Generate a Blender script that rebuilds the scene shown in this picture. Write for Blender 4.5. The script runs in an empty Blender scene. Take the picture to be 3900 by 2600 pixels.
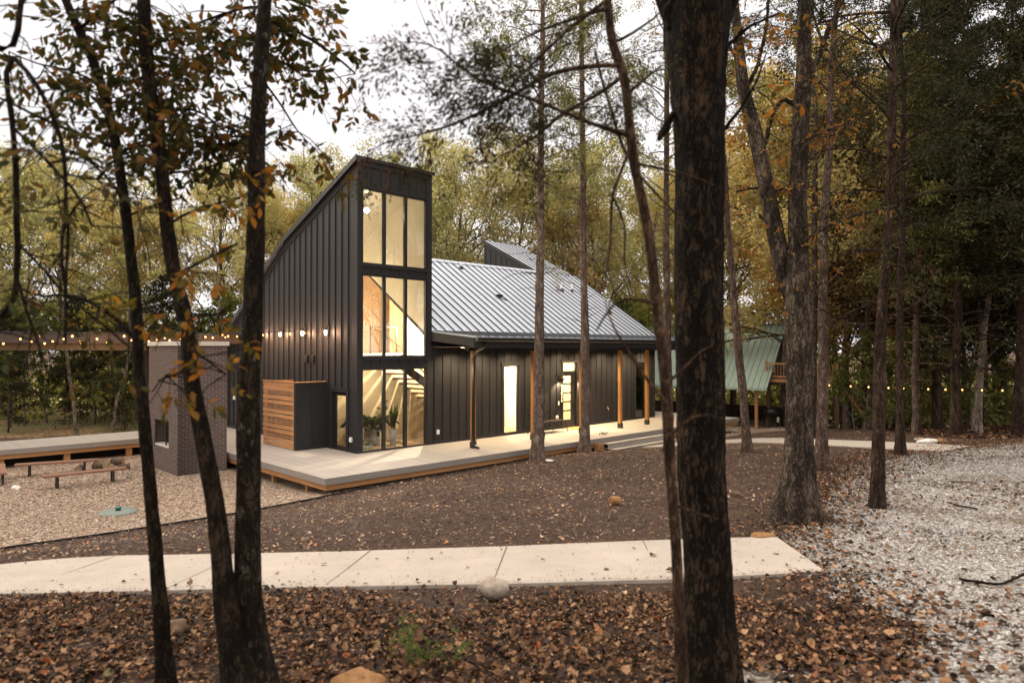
import bpy, math, random
import numpy as np
from mathutils import Vector, Matrix
random.seed(7)
RNG = np.random.default_rng(11)
SC = bpy.context.scene
COL = SC.collection
PI = math.pi
R = math.radians

# ------------------------------------------------------------------ terrain
#TERRAIN_BEGIN
import numpy as np
# (x, y, height below the deck level datum + 3.24) surveyed spots of the site; the house deck is z = 0
_CP = [(0,0,1.70),(-4,1,1.75),(4,1,1.68),(0,4,1.98),(-4,4,2.02),(4,4,1.95),(8,4,2.0),(-9,4,2.15),
 (0,6.7,2.40),(0,8.2,2.46),(-6,6.7,2.46),(-7,8.6,2.66),(3,7,2.40),(5.5,7.5,2.42),(10,8,2.42),
 (-9.5,12.67,3.74),(-7.5,14.0,3.74),(-5.8,15.8,3.74),(-4.9,18,3.74),(-12,15,3.76),(-9.9,20,3.76),(-14,21,3.8),(-18,18,3.85),
 (-.4,21.1,3.62),(.8,21.2,3.5),(2.5,23.4,3.55),(3.2,24.9,3.72),(6,26.5,3.75),(-6,24,3.8),(0,28,3.85),(-14,28,3.95),
 (4.3,10.3,2.6),(6.1,11.4,2.66),(7.5,16.2,2.92),(11,19.3,3.02),(7.2,21.3,3.2),(17,23,3.12),(25,20,3.0),(1,14,2.98),(-3,14.5,3.2),(3,18,3.15),
 (20,29,3.42),(12.4,34,4.0),(10.3,32.3,3.95),(8,38,4.1),(18,36,3.9),(-5,40,4.1),(-25,35,4.1),(28,34,3.7),
 (0,-10,1.5),(-15,-8,1.7),(15,-8,1.5),(15,5,1.9),(-20,5,3.0),(0,70,4.3),(-50,60,4.3),(50,60,4.1),(-60,0,3.6),(60,0,2.6),(0,-50,1.6)]
_CP = np.array(_CP, float)
def _phi(r): return np.where(r > 1e-9, r*r*np.log(np.maximum(r, 1e-9)), 0.0)
_n = len(_CP)
_K = _phi(np.hypot(_CP[:,None,0]-_CP[None,:,0], _CP[:,None,1]-_CP[None,:,1])) + np.eye(_n)*1.0
_Pm = np.c_[np.ones(_n), _CP[:,:2]]
_A = np.block([[_K, _Pm],[_Pm.T, np.zeros((3,3))]])
_W = np.linalg.solve(_A, np.r_[_CP[:,2], 0,0,0])
def terrain(x, y):
    x = np.asarray(x, float); y = np.asarray(y, float); sh = x.shape
    x = x.ravel(); y = y.ravel(); out = np.zeros(len(x))
    for i in range(0, len(x), 40000):
        a = x[i:i+40000]; b = y[i:i+40000]
        k = _phi(np.hypot(a[:,None]-_CP[None,:,0], b[:,None]-_CP[None,:,1]))
        out[i:i+40000] = k @ _W[:_n] + _W[_n] + _W[_n+1]*a + _W[_n+2]*b
    d = np.hypot(x, y-20); t = np.clip((d-45)/35, 0, 1); t = t*t*(3-2*t)
    h = np.clip(out, 1.45, 4.4)*(1-t) + 4.1*t
    return (3.24 - h).reshape(sh)
#TERRAIN_END

def tz(x, y): return float(terrain(np.array([x]), np.array([y]))[0])

# ------------------------------------------------------------------ site frame of the house
CX, CY, YAW = -4.772, 21.058, R(44.43)
F = np.array([math.cos(YAW), math.sin(YAW)]); Gd = np.array([-math.sin(YAW), math.cos(YAW)])
def HL(t, s, z=0.0):
    p = np.array([CX, CY]) + F*t + Gd*s
    return (float(p[0]), float(p[1]), z)
def inloc(x, y):
    dx = np.asarray(x)-CX; dy = np.asarray(y)-CY
    return dx*F[0]+dy*F[1], dx*Gd[0]+dy*Gd[1]

# ------------------------------------------------------------------ object helpers
def tag(o, label=None, cat=None, group=None, kind=None):
    if label: o['label'] = label
    if cat: o['category'] = cat
    if group: o['group'] = group
    if kind: o['kind'] = kind
    return o
def empty(name, loc, rz=0.0, label=None, cat=None, group=None):
    o = bpy.data.objects.new(name, None); COL.objects.link(o)
    o.location = loc; o.rotation_euler = (0, 0, rz); o.empty_display_size = 0.2
    return tag(o, label, cat, group)
def np_mesh(name, V, faces, smooth=False):
    """V (n,3); faces: (m,k) array or list of such arrays"""
    me = bpy.data.meshes.new(name)
    if not isinstance(faces, list): faces = [faces]
    faces = [np.asarray(f, dtype=np.int64) for f in faces if len(f)]
    V = np.asarray(V, dtype=np.float64)
    nl = sum(f.size for f in faces); npol = sum(len(f) for f in faces)
    me.vertices.add(len(V)); me.loops.add(nl); me.polygons.add(npol)
    me.vertices.foreach_set('co', V.ravel())
    me.loops.foreach_set('vertex_index', np.concatenate([f.ravel() for f in faces]).astype(np.int32))
    tot = np.concatenate([np.full(len(f), f.shape[1]) for f in faces]); st = np.r_[0, np.cumsum(tot)[:-1]]
    me.polygons.foreach_set('loop_start', st.astype(np.int32))
    try: me.polygons.foreach_set('loop_total', tot.astype(np.int32))
    except Exception: pass
    me.polygons.foreach_set('use_smooth', np.full(npol, smooth))
    me.update(calc_edges=True); me.validate()
    return me
def link(name, me, mat=None, parent=None, loc=None):
    o = bpy.data.objects.new(name, me); COL.objects.link(o)
    if mat is not None: me.materials.append(mat)
    if parent is not None: o.parent = parent
    if loc is not None: o.location = loc
    return o
class MB:
    def __init__(s): s.v = []; s.f = []
    def add(s, vs, fs):
        n = len(s.v); s.v += [tuple(map(float, v)) for v in vs]; s.f += [tuple(i+n for i in f) for f in fs]; return s
    def box(s, x0, x1, y0, y1, z0, z1):
        return s.add([(x0,y0,z0),(x1,y0,z0),(x1,y1,z0),(x0,y1,z0),(x0,y0,z1),(x1,y0,z1),(x1,y1,z1),(x0,y1,z1)],
                     [(0,3,2,1),(4,5,6,7),(0,1,5,4),(1,2,6,5),(2,3,7,6),(3,0,4,7)])
    def hexa(s, p):  # 8 points, bottom 4 then top 4
        return s.add(p, [(0,3,2,1),(4,5,6,7),(0,1,5,4),(1,2,6,5),(2,3,7,6),(3,0,4,7)])
    def quad(s, a, b, c, d): return s.add([a,b,c,d], [(0,1,2,3)])
    def tri(s, a, b, c): return s.add([a,b,c], [(0,1,2)])
    def prism(s, poly, z0, z1):
        n = len(poly)
        return s.add([(p[0],p[1],z0) for p in poly]+[(p[0],p[1],z1) for p in poly],
                     [tuple(range(n-1,-1,-1)), tuple(range(n,2*n))]+[(i,(i+1)%n,n+(i+1)%n,n+i) for i in range(n)])
    def prof(s, poly, axis, a0, a1):
        """extrude a 2-D profile along axis 'x' (poly is (y,z)) or 'y' (poly is (x,z))"""
        n = len(poly)
        if axis == 'x': vs = [(a0,p[0],p[1]) for p in poly]+[(a1,p[0],p[1]) for p in poly]
        else: vs = [(p[0],a0,p[1]) for p in poly]+[(p[0],a1,p[1]) for p in poly]
        return s.add(vs, [tuple(range(n)), tuple(range(2*n-1,n-1,-1))]+[(i,n+i,n+(i+1)%n,(i+1)%n) for i in range(n)])
    def bar(s, a, b, w, h=None):
        a = Vector(a); b = Vector(b); h = h or w; d = (b-a).normalized()
        up = Vector((0,0,1)) if abs(d.z) < .95 else Vector((1,0,0))
        x = d.cross(up).normalized()*w/2; y = x.normalized().cross(d).normalized()*h/2
        return s.hexa([a-x-y, a+x-y, a+x+y, a-x+y, b-x-y, b+x-y, b+x+y, b-x+y])
    def tube(s, pts, rad, n=8, cap=True):
        V, Fc = tube_np(pts, rad, n)
        s.add(V, Fc.tolist())
        if cap:
            m = len(s.v)-len(V); s.f.append(tuple(m+i for i in range(n-1,-1,-1))); s.f.append(tuple(len(s.v)-n+i for i in range(n)))
        return s
    def lathe(s, prof, c=(0,0,0), n=16):
        k = len(prof); vs = []
        for r, z in prof:
            for i in range(n):
                a = 2*PI*i/n; vs.append((c[0]+r*math.cos(a), c[1]+r*math.sin(a), c[2]+z))
        fs = [(j*n+i, j*n+(i+1)%n, (j+1)*n+(i+1)%n, (j+1)*n+i) for j in range(k-1) for i in range(n)]
        fs.append(tuple(range(n-1,-1,-1))); fs.append(tuple((k-1)*n+i for i in range(n)))
        return s.add(vs, fs)
    def mesh(s, name, smooth=False):
        me = bpy.data.meshes.new(name); me.from_pydata(s.v, [], s.f)
        if smooth: me.polygons.foreach_set('use_smooth', [True]*len(me.polygons))
        me.update(); return me
    def build(s, name, mat, parent=None, smooth=False, loc=None, bevel=0):
        o = link(name, s.mesh(name, smooth), mat, parent, loc)
        if bevel:
            m = o.modifiers.new('b', 'BEVEL'); m.width = bevel; m.segments = 2; m.limit_method = 'ANGLE'
        return o
def tube_np(pts, rad, n=8, rough=0.0, rng=None):
    P = np.asarray(pts, float); k = len(P)
    rad = np.broadcast_to(np.asarray(rad, float), (k,))
    T = np.gradient(P, axis=0); T /= np.linalg.norm(T, axis=1)[:,None]+1e-9
    ref = np.array([1.0,0.13,0.07]) if abs(T[:,0]).mean() < .8 else np.array([0.1,0.2,1.0])
    U = np.cross(T, ref); U /= np.linalg.norm(U, axis=1)[:,None]+1e-9
    W = np.cross(T, U)
    a = np.arange(n)*2*PI/n
    rr = rad[:,None]*np.ones((k,n))
    if rough and rng is not None:
        rr = rr*(1+rough*rng.normal(size=(k,n)))
    V = P[:,None,:]+rr[:,:,None]*(np.cos(a)[None,:,None]*U[:,None,:]+np.sin(a)[None,:,None]*W[:,None,:])
    i = np.arange(k-1)[:,None]*n; j = np.arange(n)[None,:]; j2 = (j+1)%n
    Fc = np.stack([i+j, i+j2, i+n+j2, i+n+j], -1).reshape(-1,4)
    return V.reshape(-1,3), Fc
def joinq(parts):
    V = []; Q = []; n = 0
    for v, q in parts:
        V.append(v); Q.append(np.asarray(q)+n); n += len(v)
    return np.concatenate(V), np.concatenate(Q)
def resample(pts, step):
    P = np.asarray(pts, float); d = np.r_[0, np.cumsum(np.linalg.norm(np.diff(P[:,:3], axis=0), axis=1))]
    n = max(2, int(d[-1]/step)+1); t = np.linspace(0, d[-1], n)
    # smooth (Catmull-Rom like) through cosine-weighted linear interpolation then a light blur
    Q = np.stack([np.interp(t, d, P[:,i]) for i in range(P.shape[1])], 1)
    for _ in range(max(1, int(.35*len(Q)/len(P)))):
        Q[1:-1] = .25*Q[:-2]+.5*Q[1:-1]+.25*Q[2:]
    return Q
def copy_tree(o, parent=None, label=None):
    c = o.copy(); COL.objects.link(c)
    if parent is not None: c.parent = parent
    for ch in o.children: copy_tree(ch, c)
    if label: c['label'] = label
    return c

# ------------------------------------------------------------------ material helpers
class NT:
    def __init__(s, name):
        s.m = bpy.data.materials.new(name); s.m.use_nodes = True; s.t = s.m.node_tree
        s.t.nodes.clear(); s.out = s.t.nodes.new('ShaderNodeOutputMaterial')
    def n(s, ty, **kw):
        nd = s.t.nodes.new('ShaderNode'+ty)
        for k, v in kw.items():
            if k.startswith('_'): setattr(nd, k[1:], v)
            else:
                key = int(k[1:]) if k[0] == 'i' and k[1:].isdigit() else k.replace('__', ' ')
                inp = nd.inputs[key]
                if hasattr(v, 'bl_idname') or isinstance(v, bpy.types.NodeSocket): s.t.links.new(v, inp)
                else: inp.default_value = v
        return nd
    def l(s, a, b): s.t.links.new(a, b)
    def coord(s, scale=(1,1,1), kind='Object', rot=(0,0,0)):
        tc = s.n('TexCoord'); mp = s.n('Mapping', Vector=tc.outputs[kind], Scale=scale, Rotation=rot); return mp.outputs[0]
    def ramp(s, fac, stops, interp='LINEAR'):
        r = s.n('ValToRGB', Fac=fac); cr = r.color_ramp; cr.interpolation = interp
        while len(cr.elements) < len(stops): cr.elements.new(.5)
        for e, (p, c) in zip(cr.elements, stops):
            e.position = p; e.color = (*c, 1) if len(c) == 3 else c
        return r.outputs[0]
    def math(s, op, a, b=0.0, clamp=False):
        return s.n('Math', _operation=op, _use_clamp=clamp, i0=a, i1=b).outputs[0]
    def mix(s, fac, a, b, blend='MIX'):
        return s.n('Mix', _data_type='RGBA', _blend_type=blend, i0=fac, i6=a, i7=b).outputs[2]
    def noise(s, vec, scale, detail=4, rough=.55, out=0, dist=0.0):
        return s.n('TexNoise', Vector=vec, Scale=scale, Detail=detail, Roughness=rough, Distortion=dist).outputs[out]
    def bump(s, h, strength=.5, dist=.02): return s.n('Bump', Height=h, Strength=strength, Distance=dist).outputs[0]
    def pbr(s, color, rough=.6, normal=None, metal=0.0, spec=.5, **kw):
        p = s.n('BsdfPrincipled', Metallic=metal); p.inputs['Base Color'].default_value = (1,1,1,1)
        for k, v in (('Base Color', color), ('Roughness', rough)):
            if isinstance(v, bpy.types.NodeSocket): s.l(v, p.inputs[k])
            else: p.inputs[k].default_value = (*v, 1) if k == 'Base Color' else v
        p.inputs['Specular IOR Level'].default_value = spec
        if normal is not None: s.l(normal, p.inputs['Normal'])
        s.l(p.outputs[0], s.out.inputs[0]); return s.m
def c4(c): return (*c, 1)
def flat(name, col, rough=.6, metal=0.0, var=.12, scale=6, bump=.0, spec=.5):
    t = NT(name); v = t.coord()
    nz = t.noise(v, scale, 5)
    c = t.ramp(nz, [(.3, tuple(x*(1-var) for x in col)), (.7, tuple(min(1, x*(1+var)) for x in col))])
    nm = t.bump(t.noise(v, scale*8, 3), bump, .01) if bump else None
    return t.pbr(c, rough, nm, metal, spec)

def m_siding(name, col):
    t = NT(name); v = t.coord((1,1,.25)); g = t.noise(v, 22, 4)
    big = t.noise(t.coord(), .8, 3)
    c = t.mix(big, c4(tuple(x*.82 for x in col)), c4(tuple(x*1.2 for x in col)))
    c = t.mix(t.math('MULTIPLY', g, .35), c, c4(tuple(x*.6 for x in col)))
    return t.pbr(c, t.math('ADD', t.math('MULTIPLY', big, .2), .52), t.bump(t.noise(t.coord((1,1,.15)), 60, 3), .25, .004), spec=.28)
def m_metalroof(name, col, metal=.35, rough=.38):
    t = NT(name); v = t.coord(); big = t.noise(v, .6, 4); fine = t.noise(t.coord((6,1,1)), 3, 3)
    c = t.mix(big, c4(tuple(x*.85 for x in col)), c4(tuple(x*1.12 for x in col)))
    return t.pbr(c, t.math('ADD', t.math('MULTIPLY', fine, .14), rough-.07), t.bump(t.noise(v, 2.5, 2), .12, .02), metal)
def m_wood(name, a, b, axis='x', scale=1.0, rough=.6, spec=.3):
    t = NT(name); sc = {'x': (.35,6,6), 'y': (6,.35,6), 'z': (6,6,.35)}[axis]
    v = t.coord(tuple(x*scale for x in sc)); g = t.noise(v, 2.2, 6, .6, dist=.6)
    big = t.noise(t.coord(), 1.1, 2)
    c = t.ramp(g, [(.32, a), (.52, tuple((x+y)/2 for x, y in zip(a, b))), (.72, b)])
    c = t.mix(t.math('MULTIPLY', big, .35), c, c4(tuple(x*.7 for x in a)))
    vo = t.n('TexVoronoi', Vector=t.coord(tuple(x*.16 for x in sc)), Scale=6.0).outputs[0]
    kn = t.math('LESS_THAN', vo, .045)
    c = t.mix(t.math('MULTIPLY', kn, .7), c, c4(tuple(x*.3 for x in a)))
    return t.pbr(c, rough, t.bump(g, .25, .006), spec=spec)
def m_deck(name, a, b, board=.14, axis=0):
    t = NT(name); tc = t.coord(); sp = t.n('SeparateXYZ', Vector=tc).outputs[axis]
    u = t.math('DIVIDE', sp, board); fr = t.math('FRACT', u); fl = t.math('FLOOR', u)
    wn = t.n('TexWhiteNoise', _noise_dimensions='1D', W=fl).outputs[0]
    g = t.noise(t.coord((9,.6,1) if axis == 0 else (.6,9,1)), 3, 5)
    c = t.mix(wn, c4(a), c4(b)); c = t.mix(t.math('MULTIPLY', g, .5), c, c4(tuple(x*.8 for x in a)))
    st = t.noise(tc, .7, 3); c = t.mix(t.math('MULTIPLY', t.ramp(st, [(.45,(0,0,0)),(.75,(1,1,1))]), .22), c, c4(tuple(x*.72 for x in a)))
    gap = t.math('LESS_THAN', fr, .045)
    c = t.mix(t.math('MULTIPLY', gap, .75), c, c4((.03,.028,.025)))
    return t.pbr(c, .62, t.bump(t.math('SUBTRACT', t.math('MULTIPLY', g, .3), gap), .5, .006), spec=.3)
def m_brick(name):
    t = NT(name); tc = t.n('TexCoord').outputs['Object']; sp = t.n('SeparateXYZ', Vector=tc)
    cv = t.n('CombineXYZ', X=t.math('ADD', sp.outputs[0], sp.outputs[1]), Y=sp.outputs[2], Z=0.0).outputs[0]
    br = t.n('TexBrick', Vector=cv, Scale=1.0, Mortar__Size=.006, Mortar__Smooth=.15, Bias=0.0, Brick__Width=.215, Row__Height=.0725)
    br.inputs['Color1'].default_value = (.078,.054,.047,1); br.inputs['Color2'].default_value = (.118,.08,.068,1)
    br.inputs['Mortar'].default_value = (.3,.265,.25,1)
    nz = t.noise(tc, 3.0, 4); c = t.mix(t.math('MULTIPLY', nz, .55), br.outputs[0], c4((.05,.038,.036)))
    sp2 = t.noise(tc, 45, 3); c = t.mix(t.math('MULTIPLY', t.math('GREATER_THAN', sp2, .66), .35), c, c4((.28,.25,.24)))
    h = t.math('ADD', t.math('MULTIPLY', br.outputs[1], -1.0), t.math('MULTIPLY', sp2, .4))
    return t.pbr(c, .85, t.bump(h, .7, .01), spec=.2)
def m_bark(name, dark, light, sc=1.0, zs=.16, lichen=None, red=None, bumpd=.03):
    t = NT(name); v = t.coord((sc,sc,sc*zs))
    w = t.noise(t.coord((sc,sc,sc*.5)), 4.5, 4, out=1); vv = t.n('VectorMath', _operation='MULTIPLY_ADD', i0=w, i1=(.55,.55,.35), i2=v).outputs[0]
    vo = t.n('TexVoronoi', _feature='DISTANCE_TO_EDGE', Vector=vv, Scale=9.0).outputs[0]
    ridge = t.ramp(vo, [(0.0,(0,0,0)),(.22,(1,1,1))])
    fine = t.noise(t.coord((sc*1.5,sc*1.5,sc*max(zs,.12)*1.6)), 24, 8, .72, dist=.6)
    patch = t.noise(t.coord((sc,sc,sc*.38)), 2.6, 6, .7)
    h = t.math('ADD', t.math('MULTIPLY', ridge, .38), t.math('MULTIPLY', fine, 1.1))
    k = t.math('ADD', t.math('MULTIPLY', h, .62), t.math('MULTIPLY', t.math('SUBTRACT', patch, .5), 1.1))
    c = t.ramp(k, [(.30, tuple(x*.4 for x in dark)), (.50, dark), (.66, tuple((x+y)*.5 for x, y in zip(dark, light))), (.86, light)])
    if red is not None: c = t.mix(t.math('MULTIPLY', t.ramp(t.noise(t.coord((sc,sc,sc*.25)), 5, 4), [(.45,(0,0,0)),(.62,(1,1,1))]), .6), c, c4(red))
    if lichen is not None:
        ln = t.noise(t.coord((sc,sc,sc*.6)), 7, 7, .75)
        c = t.mix(t.math('MULTIPLY', t.ramp(ln, [(.58,(0,0,0)),(.66,(1,1,1))]), .7), c, c4(lichen))
    return t.pbr(c, .92, t.bump(h, 1.0, bumpd), spec=.1)
def m_leaf(name, stops, trans=.4, objvar=.42, rough=.55):
    t = NT(name); isl = t.n('NewGeometry').outputs['Random Per Island']; ob = t.n('ObjectInfo').outputs['Random']
    f = t.math('ADD', t.math('MULTIPLY', isl, 1-objvar), t.math('MULTIPLY', ob, objvar))
    
    c = t.ramp(f, stops)
    nz = t.noise(t.coord(), 1.3, 2); c = t.mix(t.math('MULTIPLY', nz, .35), c, t.mix(1.0, c, c4((.45,.5,.3)), 'MULTIPLY'))
    d = t.n('BsdfDiffuse', Color=c); tr = t.n('BsdfTranslucent', Color=t.mix(1.0, c, c4((1.0,.93,.6)), 'MULTIPLY'))
    g = t.n('BsdfGlossy', Roughness=rough, Color=c4((.5,.5,.5)))
    m1 = t.n('MixShader', i0=trans, i1=d.outputs[0], i2=tr.outputs[0]); m2 = t.n('MixShader', i0=.018, i1=m1.outputs[0], i2=g.outputs[0])
    t.l(m2.outputs[0], t.out.inputs[0]); return t.m
def m_emit(name, col, s):
    t = NT(name); e = t.n('Emission', Color=c4(col), Strength=s); t.l(e.outputs[0], t.out.inputs[0]); return t.m
def m_glass(name, tint=(1,1,1), base=.045):
    t = NT(name); lw = t.n('Fresnel', IOR=1.52).outputs[0]
    tr = t.n('BsdfTransparent', Color=c4(tint)); gl = t.n('BsdfGlossy', Roughness=.012, Color=c4((1,1,1)))
    f = t.math('ADD', t.math('MULTIPLY', lw, 1.6), base, True)
    mx = t.n('MixShader', i0=f, i1=tr.outputs[0], i2=gl.outputs[0]); t.l(mx.outputs[0], t.out.inputs[0]); return t.m

M = {}
M['siding'] = m_siding('black_siding', (.0195,.0185,.0195))
M['trim'] = m_siding('black_trim', (.024,.023,.024))
M['frame'] = flat('window_frame_black', (.012,.011,.011), .35)
M['roof'] = m_metalroof('charcoal_seam_roof', (.42,.46,.52), .2, .42)
M['roofdark'] = m_metalroof('dark_roof_trim', (.03,.031,.034), .3, .35)
M['gutter'] = m_metalroof('black_gutter', (.014,.014,.015), .2, .3)
M['deck'] = m_deck('grey_composite_boards', (.33,.295,.26), (.39,.35,.31))
M['deckarm'] = m_deck('grey_composite_walkway', (.33,.295,.26), (.39,.35,.31))
M['fascia'] = m_wood('grey_composite_fascia', (.22,.20,.18), (.26,.235,.21), 'x', 1, .65)
M['fasciay'] = m_wood('grey_composite_fascia_side', (.22,.20,.18), (.26,.235,.21), 'y', 1, .65)
M['rim'] = m_wood('treated_rim_joist', (.28,.13,.05), (.42,.22,.09), 'x')
M['rimy'] = m_wood('treated_rim_joist_side', (.28,.13,.05), (.42,.22,.09), 'y')
M['postw'] = m_wood('cedar_post', (.27,.12,.035), (.40,.20,.06), 'z', .8, .5)
M['slat'] = m_wood('cedar_slat', (.42,.19,.075), (.62,.33,.15), 'y', 1.2, .5)
M['brick'] = m_brick('dark_red_brick')
M['cap'] = flat('limestone_cap', (.5,.46,.4), .8, var=.12, bump=.3)
M['cream'] = flat('cream_drywall', (.76,.71,.60), .9, var=.02)
M['tan'] = flat('tan_interior_wall', (.62,.49,.30), .8, var=.04)
M['brownpanel'] = flat('brown_plaster_chimney', (.15,.085,.038), .8, var=.25, scale=3)
M['floorwood'] = m_wood('oak_floor', (.42,.28,.13), (.55,.38,.2), 'x', .8, .4)
M['treadwood'] = m_wood('walnut_tread', (.07,.035,.018), (.12,.06,.03), 'y', 1, .5)
M['steel'] = flat('dark_bronze_steel', (.03,.022,.016), .4, .5)
M['black'] = flat('matte_black_metal', (.008,.008,.008), .45)
M['white'] = flat('white_plastic', (.7,.7,.68), .5, var=.04)
M['glass'] = m_glass('clear_window_glass', (.97,.96,.92), .03)
M['glassg'] = m_glass('greenish_window_glass', (.75,.85,.72), .05)
M['concrete'] = None

# ------------------------------------------------------------------ world, sun, camera
W = bpy.data.worlds.new('World'); SC.world = W; W.use_nodes = True
nt = W.node_tree; bg = nt.nodes['Background']
sky = nt.nodes.new('ShaderNodeTexSky'); sky.sky_type = 'NISHITA'; sky.sun_disc = False
sky.sun_elevation = R(9); sky.sun_rotation = R(-35); sky.air_density = 1.0; sky.dust_density = 3.0
mixn = nt.nodes.new('ShaderNodeMix'); mixn.data_type = 'RGBA'; mixn.inputs[0].default_value = .82
mixn.inputs[7].default_value = (15.3, 14.0, 12.9, 1)
hs = nt.nodes.new('ShaderNodeHueSaturation'); hs.inputs['Saturation'].default_value = .25
nt.links.new(sky.outputs[0], hs.inputs['Color']); nt.links.new(hs.outputs[0], mixn.inputs[6])
# overcast dusk: brighter overhead and behind the viewer, dimmer low over the wood, with faint cloud tone
tcw = nt.nodes.new('ShaderNodeTexCoord'); sx = nt.nodes.new('ShaderNodeSeparateXYZ'); nt.links.new(tcw.outputs['Generated'], sx.inputs[0])
def wm(op, a_, b_, cl=False):
    n_ = nt.nodes.new('ShaderNodeMath'); n_.operation = op; n_.use_clamp = cl
    for i_, v_ in enumerate((a_, b_)):
        if isinstance(v_, (int, float)): n_.inputs[i_].default_value = v_
        else: nt.links.new(v_, n_.inputs[i_])
    return n_.outputs[0]
fz = wm('DIVIDE', wm('SUBTRACT', sx.outputs[2], .42), .30, True); fy = wm('DIVIDE', wm('SUBTRACT', .35, sx.outputs[1]), .7, True)
fac = wm('MAXIMUM', fz, wm('MULTIPLY', fy, .8))
cl_ = nt.nodes.new('ShaderNodeTexNoise'); cl_.inputs['Scale'].default_value = 2.2; cl_.inputs['Detail'].default_value = 5
mpw = nt.nodes.new('ShaderNodeMapping'); mpw.inputs['Scale'].default_value = (1, 1, 3.5); nt.links.new(tcw.outputs['Generated'], mpw.inputs[0]); nt.links.new(mpw.outputs[0], cl_.inputs['Vector'])
low = nt.nodes.new('ShaderNodeMix'); low.data_type = 'RGBA'; low.inputs[6].default_value = (4.4, 4.26, 4.38, 1); low.inputs[7].default_value = (5.2, 5.05, 5.1, 1); nt.links.new(cl_.outputs[0], low.inputs[0])
fin = nt.nodes.new('ShaderNodeMix'); fin.data_type = 'RGBA'; nt.links.new(fac, fin.inputs[0]); nt.links.new(low.outputs[2], fin.inputs[6]); nt.links.new(mixn.outputs[2], fin.inputs[7])
nt.links.new(fin.outputs[2], bg.inputs['Color']); bg.inputs['Strength'].default_value = .12
sl = bpy.data.lights.new('sun', 'SUN'); sl.energy = 1.5; sl.angle = R(25); sl.color = (1, .88, .72)
so = bpy.data.objects.new('sun', sl); COL.objects.link(so)
# the soft brighter part of the overcast sky is behind the left of the wood
el, az = R(34), R(-62)
d = Vector((math.sin(az)*math.cos(el), math.cos(az)*math.cos(el), math.sin(el)))
so.rotation_euler = d.to_track_quat('Z', 'Y').to_euler()
SC.view_settings.view_transform = 'Standard'; SC.view_settings.look = 'None'
SC.view_settings.exposure = .97; SC.view_settings.gamma = 1
cd = bpy.data.cameras.new('camera'); cam = bpy.data.objects.new('camera', cd); COL.objects.link(cam)
cam.location = (0, 0, 3.24); cam.rotation_euler = (R(90.594), 0, 0)
cd.sensor_width = 36; cd.lens = 23.96; cd.clip_end = 2000; cd.clip_start = .05
cd.dof.use_dof = True; cd.dof.focus_distance = 22; cd.dof.aperture_fstop = 1.8
SC.camera = cam
cy = SC.cycles
cy.use_denoising = True; cy.max_bounces = 7; cy.diffuse_bounces = 3; cy.glossy_bounces = 3; cy.transparent_max_bounces = 16
cy.transmission_bounces = 4; cy.sample_clamp_indirect = 4.0; cy.sample_clamp_direct = 0; cy.caustics_reflective = False; cy.caustics_refractive = False
cy.use_light_tree = True
try: cy.denoiser = 'OPENIMAGEDENOISE'
except Exception: pass

# ------------------------------------------------------------------ ground materials
def m_mulch():
    t = NT('shredded_bark_mulch'); v = t.coord()
    a = t.noise(t.coord((1,2.4,1), rot=(0,0,.5)), 22, 8, .75, dist=1.2); b = t.noise(t.coord((2.2,1,1)), 60, 5, .7, dist=1.0); big = t.noise(v, .35, 4)
    c = t.ramp(t.math('ADD', t.math('MULTIPLY', a, .6), t.math('MULTIPLY', b, .4)), [(.3,(.020,.012,.008)),(.45,(.075,.046,.034)),(.56,(.14,.092,.07)),(.66,(.32,.23,.17))])
    c = t.mix(t.math('MULTIPLY', t.ramp(big, [(.38,(0,0,0)),(.62,(1,1,1))]), .55), c, t.mix(1.0, c, c4((.55,.47,.45)), 'MULTIPLY'))
    dry = t.noise(t.coord(), 1.4, 5, .65); c = t.mix(t.math('MULTIPLY', t.ramp(dry, [(.52,(0,0,0)),(.7,(1,1,1))]), .45), c, c4((.17,.12,.075)))
    return t.pbr(c, .95, t.bump(t.math('ADD', a, b), 1.0, .03), spec=.1)
def m_chips():
    t = NT('pale_wood_chips'); v = t.coord()
    vo = t.n('TexVoronoi', Vector=t.coord((1,2.2,1), rot=(0,0,.6)), Scale=24.0, Randomness=1.0); cc = t.n('SeparateColor', Color=vo.outputs[1]).outputs[0]
    c = t.ramp(cc, [(0,(.22,.15,.10)),(.35,(.38,.29,.215)),(.7,(.50,.41,.32)),(1,(.64,.57,.49))])
    c = t.mix(t.ramp(vo.outputs[0], [(.25,(0,0,0)),(.75,(1,1,1))]), c, c4((.13,.08,.05)))
    big = t.noise(v, .5, 4); c = t.mix(t.math('MULTIPLY', t.ramp(big, [(.4,(0,0,0)),(.7,(1,1,1))]), .5), c, t.mix(1.0, c, c4((.9,.8,.68)), 'MULTIPLY'))
    return t.pbr(c, .95, t.bump(vo.outputs[0], -.8, .03), spec=.1)
def m_gravel():
    t = NT('white_crushed_gravel'); v = t.coord()
    vo = t.n('TexVoronoi', Vector=v, Scale=24.0); cc = t.n('SeparateColor', Color=vo.outputs[1]).outputs[0]
    c = t.ramp(cc, [(0,(.12,.10,.085)),(.3,(.26,.24,.22)),(.8,(.40,.385,.37)),(1,(.54,.53,.51))])
    c = t.mix(t.ramp(vo.outputs[0], [(.35,(0,0,0)),(.8,(1,1,1))]), c, c4((.12,.095,.075)))
    dirt_and_shade = t.noise(v, .9, 5, .6); c = t.mix(t.math('MULTIPLY', t.ramp(dirt_and_shade, [(.5,(0,0,0)),(.64,(1,1,1))]), .7), c, c4((.12,.085,.055)))
    return t.pbr(c, .9, t.bump(vo.outputs[0], -1.0, .04), spec=.15)
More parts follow.
